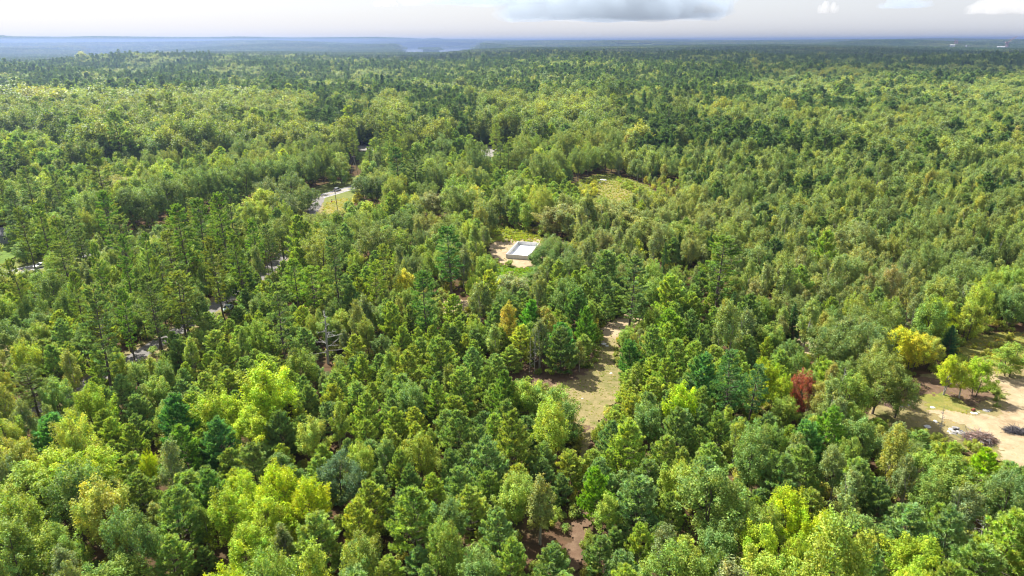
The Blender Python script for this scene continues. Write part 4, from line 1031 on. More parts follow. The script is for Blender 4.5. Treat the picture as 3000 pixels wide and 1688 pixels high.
def far_ring(r0, r1, size, sc_):
    n = int(2 * r1 / size); gx, gy = np.meshgrid((np.arange(n) - n / 2) * size, np.arange(int(r1 / size) + 1) * size)
    x, y = gx.ravel() + g.uniform(-.1, .1, gx.size) * size, gy.ravel() + g.uniform(-.1, .1, gx.size) * size
    r = np.hypot(x, y); k = (r >= r0) & (r < r1) & (np.abs(np.arctan2(x, y)) < R(42)); x, y = x[k], y[k]
    z = hz(x, y); k = z > WATER_Z + 3; x, y, z = x[k], y[k], z[k]
    pt = wav(x, y, 700, 2) + 0.7 * wav(x, y, 300, 6)
    v = np.where(pt + g.normal(0, .4, len(x)) > 0.25, 0, np.where(pt < -0.35, 2, 1)) + 3 * g.integers(0, 2, len(x))
    t = np.array([0.036, 0.058, 0.026]) * (1 + 0.12 * g.normal(size=(len(x), 1))) * (1 + np.array([0.12, 0, -0.1]) * -pt[:, None])
    s = np.full((len(x), 3), size / 62.0); s[:, 2] = sc_
    return np.stack([x, y, z - 1.5], -1), s, g.integers(0, 4, len(x)) * math.pi / 2, v, t
parts = [far_ring(2460, 7200, 60, 1.0), far_ring(7200, 17000, 120, 1.15)]
stuff_object("distant_forest", tiles, *[np.concatenate([p[i] for p in parts]) for i in range(5)], "distant forest canopy fading into blue haze", "forest")

# ------------------------------------------------------------------ undergrowth and grass
def under():
    n = 9000; r = np.sqrt(g.uniform(70 ** 2, 330 ** 2, n)); a = g.uniform(R(-45), R(45), n); x, y = r * np.sin(a), r * np.cos(a)
    k = ~block_mask(x, y); x, y = x[k], y[k]
    s = np.exp(g.normal(-0.55, 0.3, len(x)))
    stuff_object("undergrowth", KINDS['shrub']['mid'], np.stack([x, y, np.zeros_like(x)], -1), np.stack([s, s, s * 0.8], -1), g.uniform(0, 6.28, len(x)), g.integers(0, 3, len(x)), pick_tint('shrub', g, len(x)), "low undergrowth on the forest floor under the trees", "undergrowth")
under()
def tuft_mesh(seed):
    gg = np.random.default_rng(seed); p = np.zeros((1, 3)); P = np.concatenate([p + np.r_[gg.uniform(-.35, .35, 2), 0] for _ in range(5)])
    v, f = needles(gg, P, np.tile([0, 0, 1.0], (5, 1)), 7, 1.0, 0.16, 0.55); v[:, 2] = np.maximum(v[:, 2], -0.02)
    return mesh_np("grass_tuft_%d" % seed, v, f, 4, [M_NEEDLE], fcol=leaf_cols(gg, len(f), 0.15, 7))
def grass():
    P, S, T = [], [], []
    for c, dens, tint, h, area in GRASS:
        n = int(len(c) * area * dens)
        if n == 0: continue
        q = c[g.integers(0, len(c), n)] + g.uniform(-.4, .4, (n, 2)); k = wav(q[:, 0], q[:, 1], 9, 3) + g.normal(0, .5, n) > -0.4; q = q[k]; n = len(q)
        P.append(np.c_[q, np.full(n, 0.1)]); s = g.uniform(0.6, 1.4, n) * h; S.append(np.stack([s * 1.3, s * 1.3, s], -1)); T.append(np.array(tint) * g.uniform(.7, 1.2, (n, 1)) * (1 + g.normal(0, .08, (n, 3))))
    P, S, T = map(np.concatenate, (P, S, T)); n = len(P); print("grass", n)
    stuff_object("grass", [tuft_mesh(i) for i in range(4)], P, S, g.uniform(0, 6.28, n), g.integers(0, 4, n), np.clip(T, 0.005, .5), "tufts of grass growing over the clearings and verges", "grass")
grass()

# ------------------------------------------------------------------ built things
M_CONC = simple("concrete", (0.54, 0.53, 0.51), 0.85, var=0.10, vs=1.2)
M_FOAM = simple("white_foam_board", (0.80, 0.81, 0.84), 0.7, var=0.05)
M_BOARD = simple("pale_blue_board", (0.55, 0.64, 0.68), 0.7)
M_POLE = bark("pole_wood", (0.10, 0.075, 0.06), (0.19, 0.15, 0.125))
M_GREYPOLE = bark("weathered_pole_wood", (0.22, 0.20, 0.18), (0.34, 0.31, 0.29))
M_CABLE = simple("cable", (0.05, 0.05, 0.05), 0.6)
M_METAL = simple("galvanised_metal", (0.45, 0.46, 0.47), 0.45, 0.8)
M_GLASS, _t, _b, _o = mat_new("dark_glass"); _b.inputs["Base Color"].default_value = (0.02, 0.025, 0.03, 1); _b.inputs["Roughness"].default_value = 0.06
M_TYRE = simple("tyre_rubber", (0.02, 0.02, 0.02), 0.9)
M_RED = simple("red_sign_paint", (0.48, 0.02, 0.02), 0.45)
M_LAMPR = simple("red_lamp_lens", (0.35, 0.01, 0.01), 0.25)
M_LAMPW = simple("clear_lamp_lens", (0.75, 0.75, 0.72), 0.2)
M_SIGNW = simple("white_sign_film", (0.8, 0.8, 0.8), 0.4)
M_ROCK = ground_mat("grey_rock", [(0.30, 0.29, 0.28), (0.38, 0.36, 0.34), (0.24, 0.235, 0.235)], 0.6, 2.0, 9.0)
M_ROCKW = ground_mat("pale_rock", [(0.55, 0.54, 0.52), (0.48, 0.47, 0.46), (0.62, 0.60, 0.57)], 0.6, 2.0, 9.0)
M_RUST = simple("rusty_metal", (0.20, 0.055, 0.03), 0.8, var=0.3)
M_BRUSH = bark("dry_brush", (0.16, 0.095, 0.07), (0.32, 0.22, 0.18))
M_CHAR = bark("charred_brush", (0.035, 0.032, 0.036), (0.12, 0.11, 0.12))

def foundation():
    Hh, wd, th = 1.65, 8.6, 0.22
    A, B = at(1482., 745., Hh)[:2], at(1518., 707., Hh)[:2]
    d = B - A; Ln = float(np.linalg.norm(d)); ang = math.atan2(d[1], d[0])             # local +x along the long wall, +y to the left of it
    root = empty("foundation", (A[0], A[1], 0.06), ang)
    tag(root, "poured concrete house foundation with open top standing on bare sandy ground", "foundation")
    def wall(x0, x1, y0, y1):
        m = MB().box(((x0 + x1) / 2, (y0 + y1) / 2, Hh / 2), (x1 - x0, y1 - y0, Hh))
        alongx = (x1 - x0) > (y1 - y0); L = (x1 - x0) if alongx else (y1 - y0); n = int(L / 0.92)
        for i in range(n):                                                            # faint proud faces left by the form panels
            c = (i + 0.5) * L / n
            for sd in (-1, 1):
                if alongx: m.box((x0 + c, (y0 + y1) / 2 + sd * (th / 2 + 0.004), Hh / 2), (L / n - 0.035, 0.012, Hh - 0.06))
                else: m.box(((x0 + x1) / 2 + sd * (th / 2 + 0.004), y0 + c, Hh / 2), (0.012, L / n - 0.035, Hh - 0.06))
        m.build("wall", M_CONC, root)
    wall(0, Ln, -th, 0); wall(0, Ln, -wd, -wd + th)
    wall(0, th, -wd + th + 0.004, -th - 0.004); wall(Ln - th, Ln, -wd + th + 0.004, -th - 0.004)
    MB().box((Ln / 2, -wd / 2, 0.09), (Ln - 2 * th - 0.02, wd - 2 * th - 0.02, 0.18)).build("floor", M_FOAM, root)
    for i, (u, v, lx, ly, a, lab) in enumerate(((1.6, 1.5, 2.4, 1.2, 0.3, "pale blue insulation board lying flat near the back wall inside the foundation"), (2.9, 3.2, 2.4, 1.2, 1.0, "white insulation board tilted on the floor of the foundation"), (5.2, 2.1, 1.2, 1.0, 0.2, "half insulation board lying by the long wall inside the foundation"))):
        x, y = Ln - u, -v
        w = Matrix.Rotation(ang, 2) @ Vector((x, y))
        b = MB().box((0, 0, 0), (lx, ly, 0.06), bev=0.01).build("insulation_board", M_BOARD if i != 1 else M_FOAM, None, (A[0] + w.x, A[1] + w.y, 0.29), ang + a)
        b.rotation_euler.x = 0.05 * i; tag(b, lab, "board", "insulation boards in the foundation")
foundation()

# ---- vehicles
def car(name, col_mat, pos, rz, label, suv=True, cat="car", L=4.6, W=1.86, Hh=1.68):
    r = empty(name, (pos[0], pos[1], 0.11), rz); tag(r, label, cat, "vehicles on the roads and car park")
    hw, roof, belt = W / 2, Hh, 0.98 if suv else 0.88
    prof = [(-L / 2, .42), (-L / 2 + .04, .85), (-L / 2 + .1, belt), (L / 2 - 1.25, belt + .02), (L / 2 - .25, .86), (L / 2, .66), (L / 2 - .03, .36), (L / 2 - .5, .28), (-L / 2 + .5, .28)]
    m = MB(); n = len(prof); rings = []
    for y, k in ((-hw, .94), (-hw + .07, 1), (hw - .07, 1), (hw, .94)): rings.append([(x * (0.985 if k < 1 else 1), y, .62 + (z - .62) * k) for x, z in prof])
    m.add([p for q in rings for p in q], [tuple(range(n))] + [tuple(range(4 * n - 1, 3 * n - 1, -1))] + [(j * n + i, (j + 1) * n + i, (j + 1) * n + (i + 1) % n, j * n + (i + 1) % n) for j in range(3) for i in range(n)])
    m.build("body", col_mat, r)
    xr = -L / 2 + (.22 if suv else .75); cab = [(xr, belt - .02), (xr + (.28 if suv else .55), roof - .06), (L / 2 - 2.15, roof - .06), (L / 2 - 1.3, belt - .02)]
    m = MB(); a, b = hw - .06, hw - .2
    m.add([(x, -(a if z < 1.1 else b), z) for x, z in cab] + [(x, (a if z < 1.1 else b), z) for x, z in cab], [(0, 1, 2, 3), (7, 6, 5, 4), (0, 4, 5, 1), (1, 5, 6, 2), (2, 6, 7, 3)])
    m.build("window_band", M_GLASS, r)
    MB().box(((cab[1][0] + cab[2][0]) / 2, 0, roof - .03), (cab[2][0] - cab[1][0] + .12, 2 * b + .08, .07), bev=.025).build("roof", col_mat, r)
    m = MB()
    for s in (-1, 1):
        for t in (0.02, .36, .68):
            x0 = cab[1][0] + (cab[2][0] - cab[1][0]) * t; m.tube([(x0 - .06, s * (a + .008), belt - .03), (x0, s * (b + .012), roof - .05)], .035, 4)
        m.tube([(cab[3][0], s * (a + .004), belt), (cab[2][0], s * (b + .01), roof - .05)], .035, 4)
    m.build("pillars", col_mat, r)
    for sx in (-1, 1):
        for sy in (-1, 1):
            w = MB(); pr = []
            for y, q in ((-.11, .30), (-.09, .335), (.09, .335), (.11, .30)): pr.append([(q * math.cos(6.283 * k / 14), y, q * math.sin(6.283 * k / 14)) for k in range(14)])
            w.add([p for q in pr for p in q], [(j * 14 + k, j * 14 + (k + 1) % 14, j * 14 + 14 + (k + 1) % 14, j * 14 + 14 + k) for j in range(3) for k in range(14)])
            o = w.build("wheel", M_TYRE, r, (sx * L * .31, sy * (hw - .08), .335))
            MB().add([(.2 * math.cos(6.283 * k / 10), sy * .112, .2 * math.sin(6.283 * k / 10)) for k in range(10)] + [(0, sy * .09, 0)], [(k, (k + 1) % 10, 10) for k in range(10)]).build("rim", M_METAL, o)
            if sx > 0: MB().box((L / 2 - .1, sy * (hw - .3), .74), (.16, .36, .14), bev=.03).build("headlight", M_LAMPW, r)
            else: MB().box((-L / 2 + .08, sy * (hw - .16), .9), (.12, .2, .26), bev=.03).build("taillight", M_LAMPR, r)
def paint(name, c): 
    m = simple(name, c, 0.32, 0.0, 0.03); m.node_tree.nodes["Principled BSDF"].inputs["Coat Weight"].default_value = 0.6; return m
P_SILV, P_WHITE, P_TEAL, P_BLUE = paint("silver_paint", (0.42, 0.44, 0.48)), paint("white_car_paint", (0.72, 0.72, 0.72)), paint("pale_green_paint", (0.40, 0.50, 0.48)), paint("light_blue_paint", (0.30, 0.40, 0.55))
def along(L, p):
    i = int(np.argmin(((L - np.array(p)) ** 2).sum(1))); i = min(max(i, 1), len(L) - 2); t = L[i + 1] - L[i - 1]; t = t / np.linalg.norm(t)
    return L[i], math.atan2(t[1], t[0]), np.array([-t[1], t[0]])
p, a, nrm = along(MAIN, gp([(998, 560)])[0]); q = p + nrm * (1.75 if nrm[1] > 0 else -1.75)
car("suv", P_SILV, q, a + math.pi, "silver sport utility vehicle driving on the main road past the utility pole")
p, a, nrm = along(LANE, gp([(664, 886)])[0]); q = gp([(668, 909)])[0]
car("car", P_TEAL, q, a + 0.15, "pale green car parked at the edge of the shaded lane", False, Hh=1.46)
p, a, nrm = along(MAIN, gp([(107, 780)])[0]); q = p - nrm * (1.75 if nrm[1] > 0 else -1.75)
car("car", P_WHITE, q, a, "white car on the main road below the house lawn", False, Hh=1.46)
for (u, v, mt, az_, lb) in ((1222, 444, P_WHITE, 0.4, "white car parked alone on the pale car park"), (1423, 464, P_BLUE, 1.2, "light blue car parked under trees on the far car park"), (1512, 452, P_WHITE, 0.1, "white car parked among trunks on the far car park"), (1093, 440, P_SILV, 0.9, "silver car parked beside the lawn on the car park")):
    car("parked_car", mt, gp([(u, v)])[0], az_, lb, u == 1093)

# ---- poles and wires
TOPS = {}
def pole(key, u, v, h, lean, mat, label, arm=True, armdir=0.4, brace=None):
    p = at(float(u), float(v)); r = empty("utility_pole", (p[0], p[1], 0)); tag(r, label, "utility pole", "wooden utility poles")
    t = Vector((lean[0], lean[1], h)); MB().tube([(0, 0, -.4), t * .5, t], [.17, .145, .11], 8).build("shaft", mat, r)
    TOPS[key] = Vector((p[0], p[1], 0)) + t
    if arm:
        d = Vector((math.cos(armdir), math.sin(armdir), 0)); c = t - Vector((0, 0, .5)); ar = MB().tube([c - d * 1.25 + Vector((.14, -.14, 0)), c + d * 1.25 + Vector((.14, -.14, 0))], .07, 4).build("crossarm", mat, r)
        for s in (-1.1, -.45, .45, 1.1): 
            q = c + d * s + Vector((.14, -.14, .06)); MB().tube([q, q + Vector((0, 0, .2))], [.05, .035], 6).build("insulator", M_LAMPW, ar)
    if not arm:
        MB().tube([t - Vector((-.26, .1, 1.9)), t - Vector((-.26, .1, 1.0))], [.2, .2], 10).build("transformer", M_METAL, r)
    if brace: MB().tube([t * .78, Vector(brace)], [.10, .13], 6).build("brace_pole", mat, r)
    return r
pole('a', 990, 619, 10.2, (-.7, 0), M_POLE, "dark wooden utility pole in the yellow grass by the road junction", False)
pole('b', 1050, 516, 11.8, (-2.0, 0.3), M_GREYPOLE, "leaning grey utility pole with crossarm and brace beside the dark forest edge", True, -0.35, (-4.4, -1.0, 0))
pole('c', 1425, 585, 10.0, (0, 0), M_GREYPOLE, "thin grey utility pole among trees behind the grass field", True, 0.3)
pole('d', 790, 818, 10.0, (-.3, 0), M_POLE, "dark wooden utility pole beside the sunlit part of the lane", True, 0.9)
def wire(A, B, sag, label):
    pts = [A.lerp(B, t) - Vector((0, 0, 4 * sag * t * (1 - t))) for t in np.linspace(0, 1, 15)]
    o0 = Vector(pts[0]); w = MB().tube([p_ - o0 for p_ in pts], .035, 4).build("power_line", M_CABLE, None, o0); tag(w, label, "power line", "wires strung between the utility poles")
WEST = Vector((*gp([(560, 655)])[0], 0)) + Vector((0, 9, 11))
for i, dz in enumerate((0, -.55, -1.6, -2.6)):
    wire(TOPS['b'] + Vector((0, 0, dz)), WEST + Vector((0, 0, dz)), 1.6, ["topmost power line sagging in front of the dark forest edge", "second power line sagging in front of the dark forest edge", "third power line sagging in front of the dark forest edge", "lowest power line sagging in front of the dark forest edge"][i])
wire(TOPS['b'] + Vector((0, 0, -1.6)), TOPS['a'] + Vector((0, 0, -.4)), .8, "power line crossing the main road to the junction pole")
wire(TOPS['a'] + Vector((0, 0, -.4)), TOPS['d'] + Vector((0, 0, -.4)), 1.4, "power line following the lane into the trees")
wire(TOPS['a'] + Vector((0, 0, -.6)), TOPS['c'] + Vector((0, 0, -.6)), 2.0, "power line running from the junction pole to the thin grey pole")
def stop_sign():
    p = at(973., 604.); r = empty("stop_sign", (p[0], p[1], 0), math.atan2(-p[0], p[1]) * -1.0)
    tag(r, "red octagonal stop sign on a metal post at the road junction", "stop sign")
    MB().tube([(0, .05, -.2), (0, .05, 3.3)], .04, 6).build("post", M_METAL, r)
    oc = [(.42 * math.cos(math.pi / 8 + k * math.pi / 4), 2.35 + .42 * math.sin(math.pi / 8 + k * math.pi / 4)) for k in range(8)]
    oi = [(x * .93, 2.35 + (z - 2.35) * .93) for x, z in oc]
    pl = MB().prism(oc, -.01, .01).build("plate", M_SIGNW, r); MB().prism(oi, -.016, -.011).build("red_face", M_RED, pl)
    cu = bpy.data.curves.new("stop_text", 'FONT'); cu.body = "STOP"; cu.size = .30; cu.align_x = 'CENTER'; cu.align_y = 'CENTER'; cu.extrude = .002
    tmp = bpy.data.objects.new("tmp", cu); me = bpy.data.meshes.new_from_object(tmp); bpy.data.objects.remove(tmp); me.materials.append(M_SIGNW)
    t = obj("lettering", me, pl, (0, -.02, 2.35)); t.rotation_euler = (R(90), 0, 0)
    MB().box((0, .05, 3.15), (.75, .02, .2)).build("street_name_blade", simple("dark_sign_paint", (0.03, 0.06, 0.05), .5), r)
stop_sign()

# ---- houses
def house(name, pos, rz, L, W, Hh, rise, wall, roof, label, wins, doors, ov=.4, base=.4):
    r = empty(name, (pos[0], pos[1], 0), rz); tag(r, label, "house")
    m = MB().prism([(-W / 2, base), (W / 2, base), (W / 2, Hh), (0, Hh + rise), (-W / 2, Hh)], -L / 2, L / 2)     # ridge along local y
    w = m.build("wall", wall, r); MB().box((0, 0, base / 2 - .2), (W - .1, L - .1, base + .4)).build("footing", M_CONC, r)
    rf = MB(); k = rise / (W / 2)
    rf = MB().add([(s * x, y, z) for s in (1,) for x, z in ((0, Hh + rise + .16), (0, Hh + rise + .02), (W / 2 + ov, Hh - ov * k + .02), (W / 2 + ov, Hh - ov * k + .16), (-W / 2 - ov, Hh - ov * k + .02), (-W / 2 - ov, Hh - ov * k + .16)) for y in (-L / 2 - ov, L / 2 + ov)],
                 [(0, 1, 7, 6), (2, 4, 5, 3), (0, 6, 4, 2), (1, 3, 5, 7), (6, 7, 5, 4), (0, 10, 11, 1), (2, 3, 9, 8), (0, 2, 8, 10), (1, 11, 9, 3), (10, 8, 9, 11)]).build("roof", roof, r)
    MB().box((.6, L * .2, Hh + rise * .9 + .35), (.55, .55, 1.1)).build("chimney", simple("brick_chimney", (.28, .12, .08), .85), rf)
    for side, y, z, ww, hh in wins:
        if side in 'rl': s = 1 if side == 'r' else -1; f = MB().box((s * (W / 2 + .02), y, z), (.08, ww, hh)).build("window", M_SIGNW, r); MB().box((s * (W / 2 + .05), y, z), (.05, ww - .18, hh - .18)).build("pane", M_GLASS, f)
        else: s = 1 if side == 'b' else -1; f = MB().box((y, s * (L / 2 + .02), z), (ww, .08, hh)).build("window", M_SIGNW, r); MB().box((y, s * (L / 2 + .05), z), (ww - .18, .05, hh - .18)).build("pane", M_GLASS, f)
    for side, y in doors:
        s = 1 if side == 'r' else -1; d = MB().box((s * (W / 2 + .025), y, base + 1.05), (.09, .95, 2.1)).build("door", M_WHITEP, r); MB().box((s * (W / 2 + .1), y + .35, base + 1.0), (.06, .06, .12)).build("handle", M_METAL, d)
def siding(name, c):
    m, t, b, o = mat_new(name); z = N(t, "ShaderNodeSeparateXYZ"); t.links.new(N(t, "ShaderNodeTexCoord").outputs["Object"], z.inputs[0])
    f = N(t, "ShaderNodeMath", operation='FRACT'); s = N(t, "ShaderNodeMath", operation='MULTIPLY'); s.inputs[1].default_value = 5.5; t.links.new(z.outputs[2], s.inputs[0]); t.links.new(s.outputs[0], f.inputs[0])
    b.inputs["Base Color"].default_value = (*c, 1); b.inputs["Roughness"].default_value = .7; bump(t, f.outputs[0], .8, .03, b); return m
M_SHING = ground_mat("roof_shingles", [(0.17, 0.165, 0.17), (0.13, 0.125, 0.13), (0.20, 0.195, 0.20)], .8, 3.0, 6.0)
hp = gp([(14, 719)])[0]; ha = math.atan2(hp[0], hp[1])
house("house", (hp[0] - 6.1, hp[1] + 4.6), R(90) + 0.18, 12, 8.5, 3.6, 2.3, siding("grey_siding", (0.22, 0.225, 0.25)), M_SHING, "grey sided house with shingle roof above a sunny lawn by the main road", [('l', 3.6, 2.3, 1.2, 1.3), ('l', -.8, 2.3, 1.2, 1.3), ('l', -5.0, 2.3, .8, 1.2), ('f', 1.5, 2.3, 1.1, 1.3), ('f', -2, 2.3, 1.1, 1.3), ('r', 2, 2.3, 1.2, 1.3)], [('l', 1.4)])
wp = gp([(1806, 353)])[0]; wz = float(hz(wp[0], wp[1]))
house("mobile_home", (wp[0], wp[1]), R(90) - .1, 15, 5, 3.4, .9, siding("white_siding", (0.66, 0.66, 0.66)), simple("white_metal_roof", (0.72, 0.73, 0.75), .4), "white mobile home with metal roof half hidden in distant trees", [('l', 5, 2.2, 1.4, 1.1), ('l', -4, 2.2, 1.4, 1.1), ('l', 1.5, 2.2, 1.0, 1.1)], [('l', -1)])

# ---- rocks, brush, logs
def rock_mesh(seed, mat):
    gg = np.random.default_rng(seed); m = MB(); n = 7
    rings = [(-.35, .75), (0, 1.0), (.35, .8), (.55, .35)]; vs = []
    for z, k in rings: vs += [(k * math.cos(6.283 * i / n + .3 * z) * gg.uniform(.75, 1.15), k * math.sin(6.283 * i / n + .3 * z) * gg.uniform(.75, 1.15), z * gg.uniform(.8, 1.15)) for i in range(n)]
    m.add(vs, [(j * n + i, j * n + (i + 1) % n, j * n + n + (i + 1) % n, j * n + n + i) for j in range(3) for i in range(n)] + [tuple(range(3 * n, 4 * n)), tuple(range(n))[::-1]])
    return m.mesh("rock", mat)
RM = [rock_mesh(i, M_ROCK if i % 3 else M_ROCKW) for i in range(6)]; RMW = [rock_mesh(20 + i, M_ROCKW) for i in range(3)]
def rock(u, v, s, label, group, ms=RM, z=0.0, flat=.8):
    p = at(float(u), float(v)); o = obj("rock", random.choice(ms), None, (p[0], p[1], .16 + .30 * s * flat + z), random.uniform(0, 6)); o.scale = (s, s * random.uniform(.7, 1.1), s * flat); tag(o, label, "rock", group)
for i, (u, v, s, z) in enumerate(((2778, 1268, .42, 0), (2786, 1262, .55, 0), (2796, 1270, .6, 0), (2800, 1260, .55, 0), (2806, 1268, .5, 0), (2812, 1274, .45, 0), (2790, 1274, .4, 0), (2793, 1262, .5, .45), (2803, 1264, .48, .5), (2799, 1276, .32, 0), (2816, 1266, .38, 0), (2783, 1273, .3, 0))):
    rock(u, v, s, "grey boulder in the heap of rocks beside the brush pile", "boulders heaped beside the brush pile", z=z)
for u, v, s, lb in ((2848, 1213, .5, "flat pale slab beside the rusty drum on the clearing"), (2858, 1215, .6, "broad pale slab in front of the rusty drum"), (2867, 1211, .35, "small pale stone past the rusty drum"), (2888, 1206, .8, "dark grey boulder at the edge of the sandy drive"), (2900, 1204, .5, "smaller boulder touching the dark grey boulder"),
                    (2980, 1388, .9, "lone white boulder at the foot of the sandy drive"), (2717, 1254, .8, "flat pale stone under the bare sapling"), (2740, 1238, .6, "second pale stone near the bare sapling"), (2732, 1197, .6, "pale stone at the shaded edge of the gravel clearing"), (2640, 1194, .5, "stone in the shade of the forked oak"), (2660, 1190, .45, "small stone in the shade of the forked oak")):
    rock(u, v, s, lb, "loose stones on the gravel clearing", RMW if "pale" in lb or "white" in lb else RM, flat=.45)
for u, v, s, lb in ((1764, 529, 1.5, "white boulder on the hilltop meadow"), (1773, 530, 1.2, "greyish boulder leaning on the white meadow boulder"), (1757, 536, .9, "small white boulder apart on the hilltop meadow")): rock(u, v, s, lb, "boulders on the hilltop meadow", RMW, flat=.5)
for u, v, s, lb in ((1768, 1010, .8, "pale stone at the narrow neck of the sandy track"), (1778, 1016, .6, "smaller pale stone at the narrow neck of the sandy track"), (1706, 1170, .3, "white stone lying in the grassy clearing"), (1790, 1096, .5, "flat white stone at the edge of the grassy clearing")): rock(u, v, s, lb, "stones on the grassy clearing", RMW, flat=.4)
p = at(2850., 1206.); dm = MB().tube([(-.45, 0, .3), (-.42, 0, .3), (.42, 0, .3), (.45, 0, .3)], [.27, .3, .3, .27], 12).build("drum", M_RUST, None, (p[0], p[1], .12), .5); tag(dm, "rusty metal drum lying on its side on the gravel clearing", "drum")
def brush(u, v, rx, ry, h, n, mat, label, seed, light=None):
    gg = np.random.default_rng(seed); p = at(float(u), float(v)); r = empty("brush_pile", (p[0], p[1], .1)); tag(r, label, "brush pile")
    for nm, mt, cnt, k in (("twigs", mat, n, .05), ("branches", light or mat, n // 9, .075)):
        m = MB()
        for i in range(cnt):
            a = gg.uniform(0, 6.283); q = math.sqrt(gg.uniform()); c = np.array([rx * q * math.cos(a), ry * q * math.sin(a), 0]); hh = h * (1 - q * q) * gg.uniform(.1, 1.05)
            d = gg.normal(size=3) * (1, 1, .28); d /= np.linalg.norm(d); Lb = gg.uniform(.5, 1.3) * (1.7 if nm == "branches" else 1)
            s = c + np.array([0, 0, hh + .08]); e0, e1 = s - d * Lb, s + d * Lb; e0[2] = max(e0[2], .03); e1[2] = max(e1[2], .03)
            m.tube([e0, s + gg.normal(0, .06, 3), e1], [k * .9, k * .7, k * .25], 3)
        o = m.build(nm, mt, r); o["kind"] = "stuff"
brush(2868, 1292, 2.9, 1.9, 1.7, 900, M_BRUSH, "large brown heap of cut brush and bare branches on the clearing", 4, M_DEAD)
brush(2972, 1268, 1.9, 1.1, .9, 420, M_CHAR, "dark charred heap of branches on the sandy drive", 5)
brush(2612, 1190, 1.6, 1.0, .6, 200, M_BRUSH, "small heap of twigs in the shade of the forked oak", 6)
def log(u, v, L, ra, rz, label, mat=M_DEAD, tilt=0.0):
    p = at(float(u), float(v)); m = MB().tube([(-L / 2, 0, 0), (-L * .1, .08 * L * .3, .02), (L / 2, 0, 0)], [ra, ra * .85, ra * .5], 7); o = m.build("log", mat, None, (p[0], p[1], ra + .12 + abs(math.sin(tilt)) * L / 2), rz); o.rotation_euler.y = tilt
    m = MB()
    for k in range(4): s = random.uniform(-.3, .4) * L; m.tube([(s, 0, 0), (s + .3, random.uniform(-.9, .9), random.uniform(.1, .5))], [ra * .4, .015], 4)
    m.build("branch_stubs", mat, o); tag(o, label, "log", "fallen logs")
log(2362, 998, 6, .16, -.5, "bleached fallen trunk across the small sandy opening")
log(2350, 1004, 4, .10, -.2, "thin bleached branch lying beside the fallen trunk of the small sandy opening")
log(1640, 1040, 5, .12, .5, "bare fallen trunk resting on the brown needle floor", tilt=-.2)
log(1545, 1060, 4, .10, 1.9, "thin fallen trunk on the shaded brown needle floor", tilt=-.3)
log(2295, 1215, 4, .12, .2, "short bleached log in a gap among the pines")
log(1755, 1004, 3, .09, .1, "white birch log at the neck of the sandy track", M_BIRCH)

# ---- dead and bare trees
def dead(u, v, H, seed, label, mat=M_DEAD, rz=0.0, lean=0.0, sc_=1.0):
    p = at(float(u), float(v)); br, tr = snag(seed, H); r = empty("dead_tree", (p[0], p[1], 0), rz); r.rotation_euler.x = lean; r.scale = (sc_, sc_, 1)
    for nm, (vv, ff) in (("trunk", tr), ("branches", br)):
        me = bpy.data.meshes.new(nm); me.from_pydata([tuple(map(float, q)) for q in vv], [], ff); me.materials.append(mat); me.update(); obj(nm, me, r)
    tag(r, label, "dead tree", "bare dead trees")
dead(962, 1066, 14.5, 1, "large bare grey dead tree with spreading branches among green pines", sc_=1.25)
dead(368, 800, 13, 2, "bare grey snag standing among the tall pines by the lane")
dead(2455, 1185, 9, 3, "thin grey dead tree beside the red maple")
dead(2790, 1580, 9, 5, "leaning pale dead trunk with broken limbs among maples", lean=.22)
dead(2870, 1600, 7, 6, "short dead trunk beside the leaning pale dead trunk", lean=-.15)
dead(2752, 1276, 6.5, 7, "bare thin sapling bending over the stones of the gravel clearing", lean=-.12, sc_=.5)
dead(1566, 1098, 11, 8, "slim white birch trunk leaning over the brown needle floor", M_BIRCH, lean=-.06, sc_=.35)
dead(1552, 1096, 10, 9, "second slim white birch trunk over the brown needle floor", M_BIRCH, lean=.08, sc_=.35)
dead(2408, 1232, 3.5, 10, "low dead grey shrub between bright pines", sc_=1.3)

# ---- far shipyard cranes and sheds on the skyline
def far_pt(u, v, r):
    d = rays(float(u), float(v)); h = np.hypot(d[0], d[1]); return np.array([d[0], d[1]]) / h * r, CAM_H + r * d[2] / h
M_CRANE = simple("crane_steel", (0.42, 0.26, 0.24), .6)
def crane(u, vb, vt, du, r, label, sc_=1.0):
    (x, y), z0 = far_pt(u, vb, r); _, z1 = far_pt(u, vt, r); k = (z1 - z0); mpp = r / FPX / .94
    e = empty("crane", (x, y, z0)); tag(e, label, "crane", "cranes on the skyline")
    tw = .09 * k
    m = MB()
    for sx in (-1, 1):
        for sy in (-1, 1): m.tube([(sx * tw, sy * tw, 0), (sx * tw * .5, sy * tw * .5, k * .42)], k * .030, 4)
    for i in range(5):
        q = i / 5 * .42 * k; w = tw * (1 - .5 * i / 5)
        m.tube([(-w, -w, q), (w, -w, q + .08 * k)], k * .008, 3).tube([(w, w, q), (-w, w, q + .08 * k)], k * .008, 3)
    m.build("tower", M_CRANE, e); MB().box((-.05 * k, 0, k * .47), (.26 * k, .14 * k, .10 * k)).build("machine_house", M_CRANE, e)
    dx = du * mpp; b0, b1 = np.array([.04 * k, 0, .48 * k]), np.array([dx, 0, k]); j = MB()
    for oy in (-.03 * k, .03 * k): j.tube([b0 + (0, oy, 0), b1], k * .022, 4)
    j.tube([b0 + (0, 0, .05 * k), b1], k * .018, 4); j.build("jib", M_CRANE, e)
    MB().tube([(-.12 * k, 0, .52 * k), (-.06 * k, 0, .72 * k), tuple(b0 + (b1 - b0) * .9)], k * .006, 3).build("stay", M_CRANE, e)
crane(2948, 141, 106, 18, 6000, "tall pinkish luffing crane rising over the far shore")
crane(2798, 128, 111, -4, 6000, "small far crane on the blue skyline beside its twin")
crane(2804, 128, 112, -3, 6050, "second small far crane on the blue skyline")
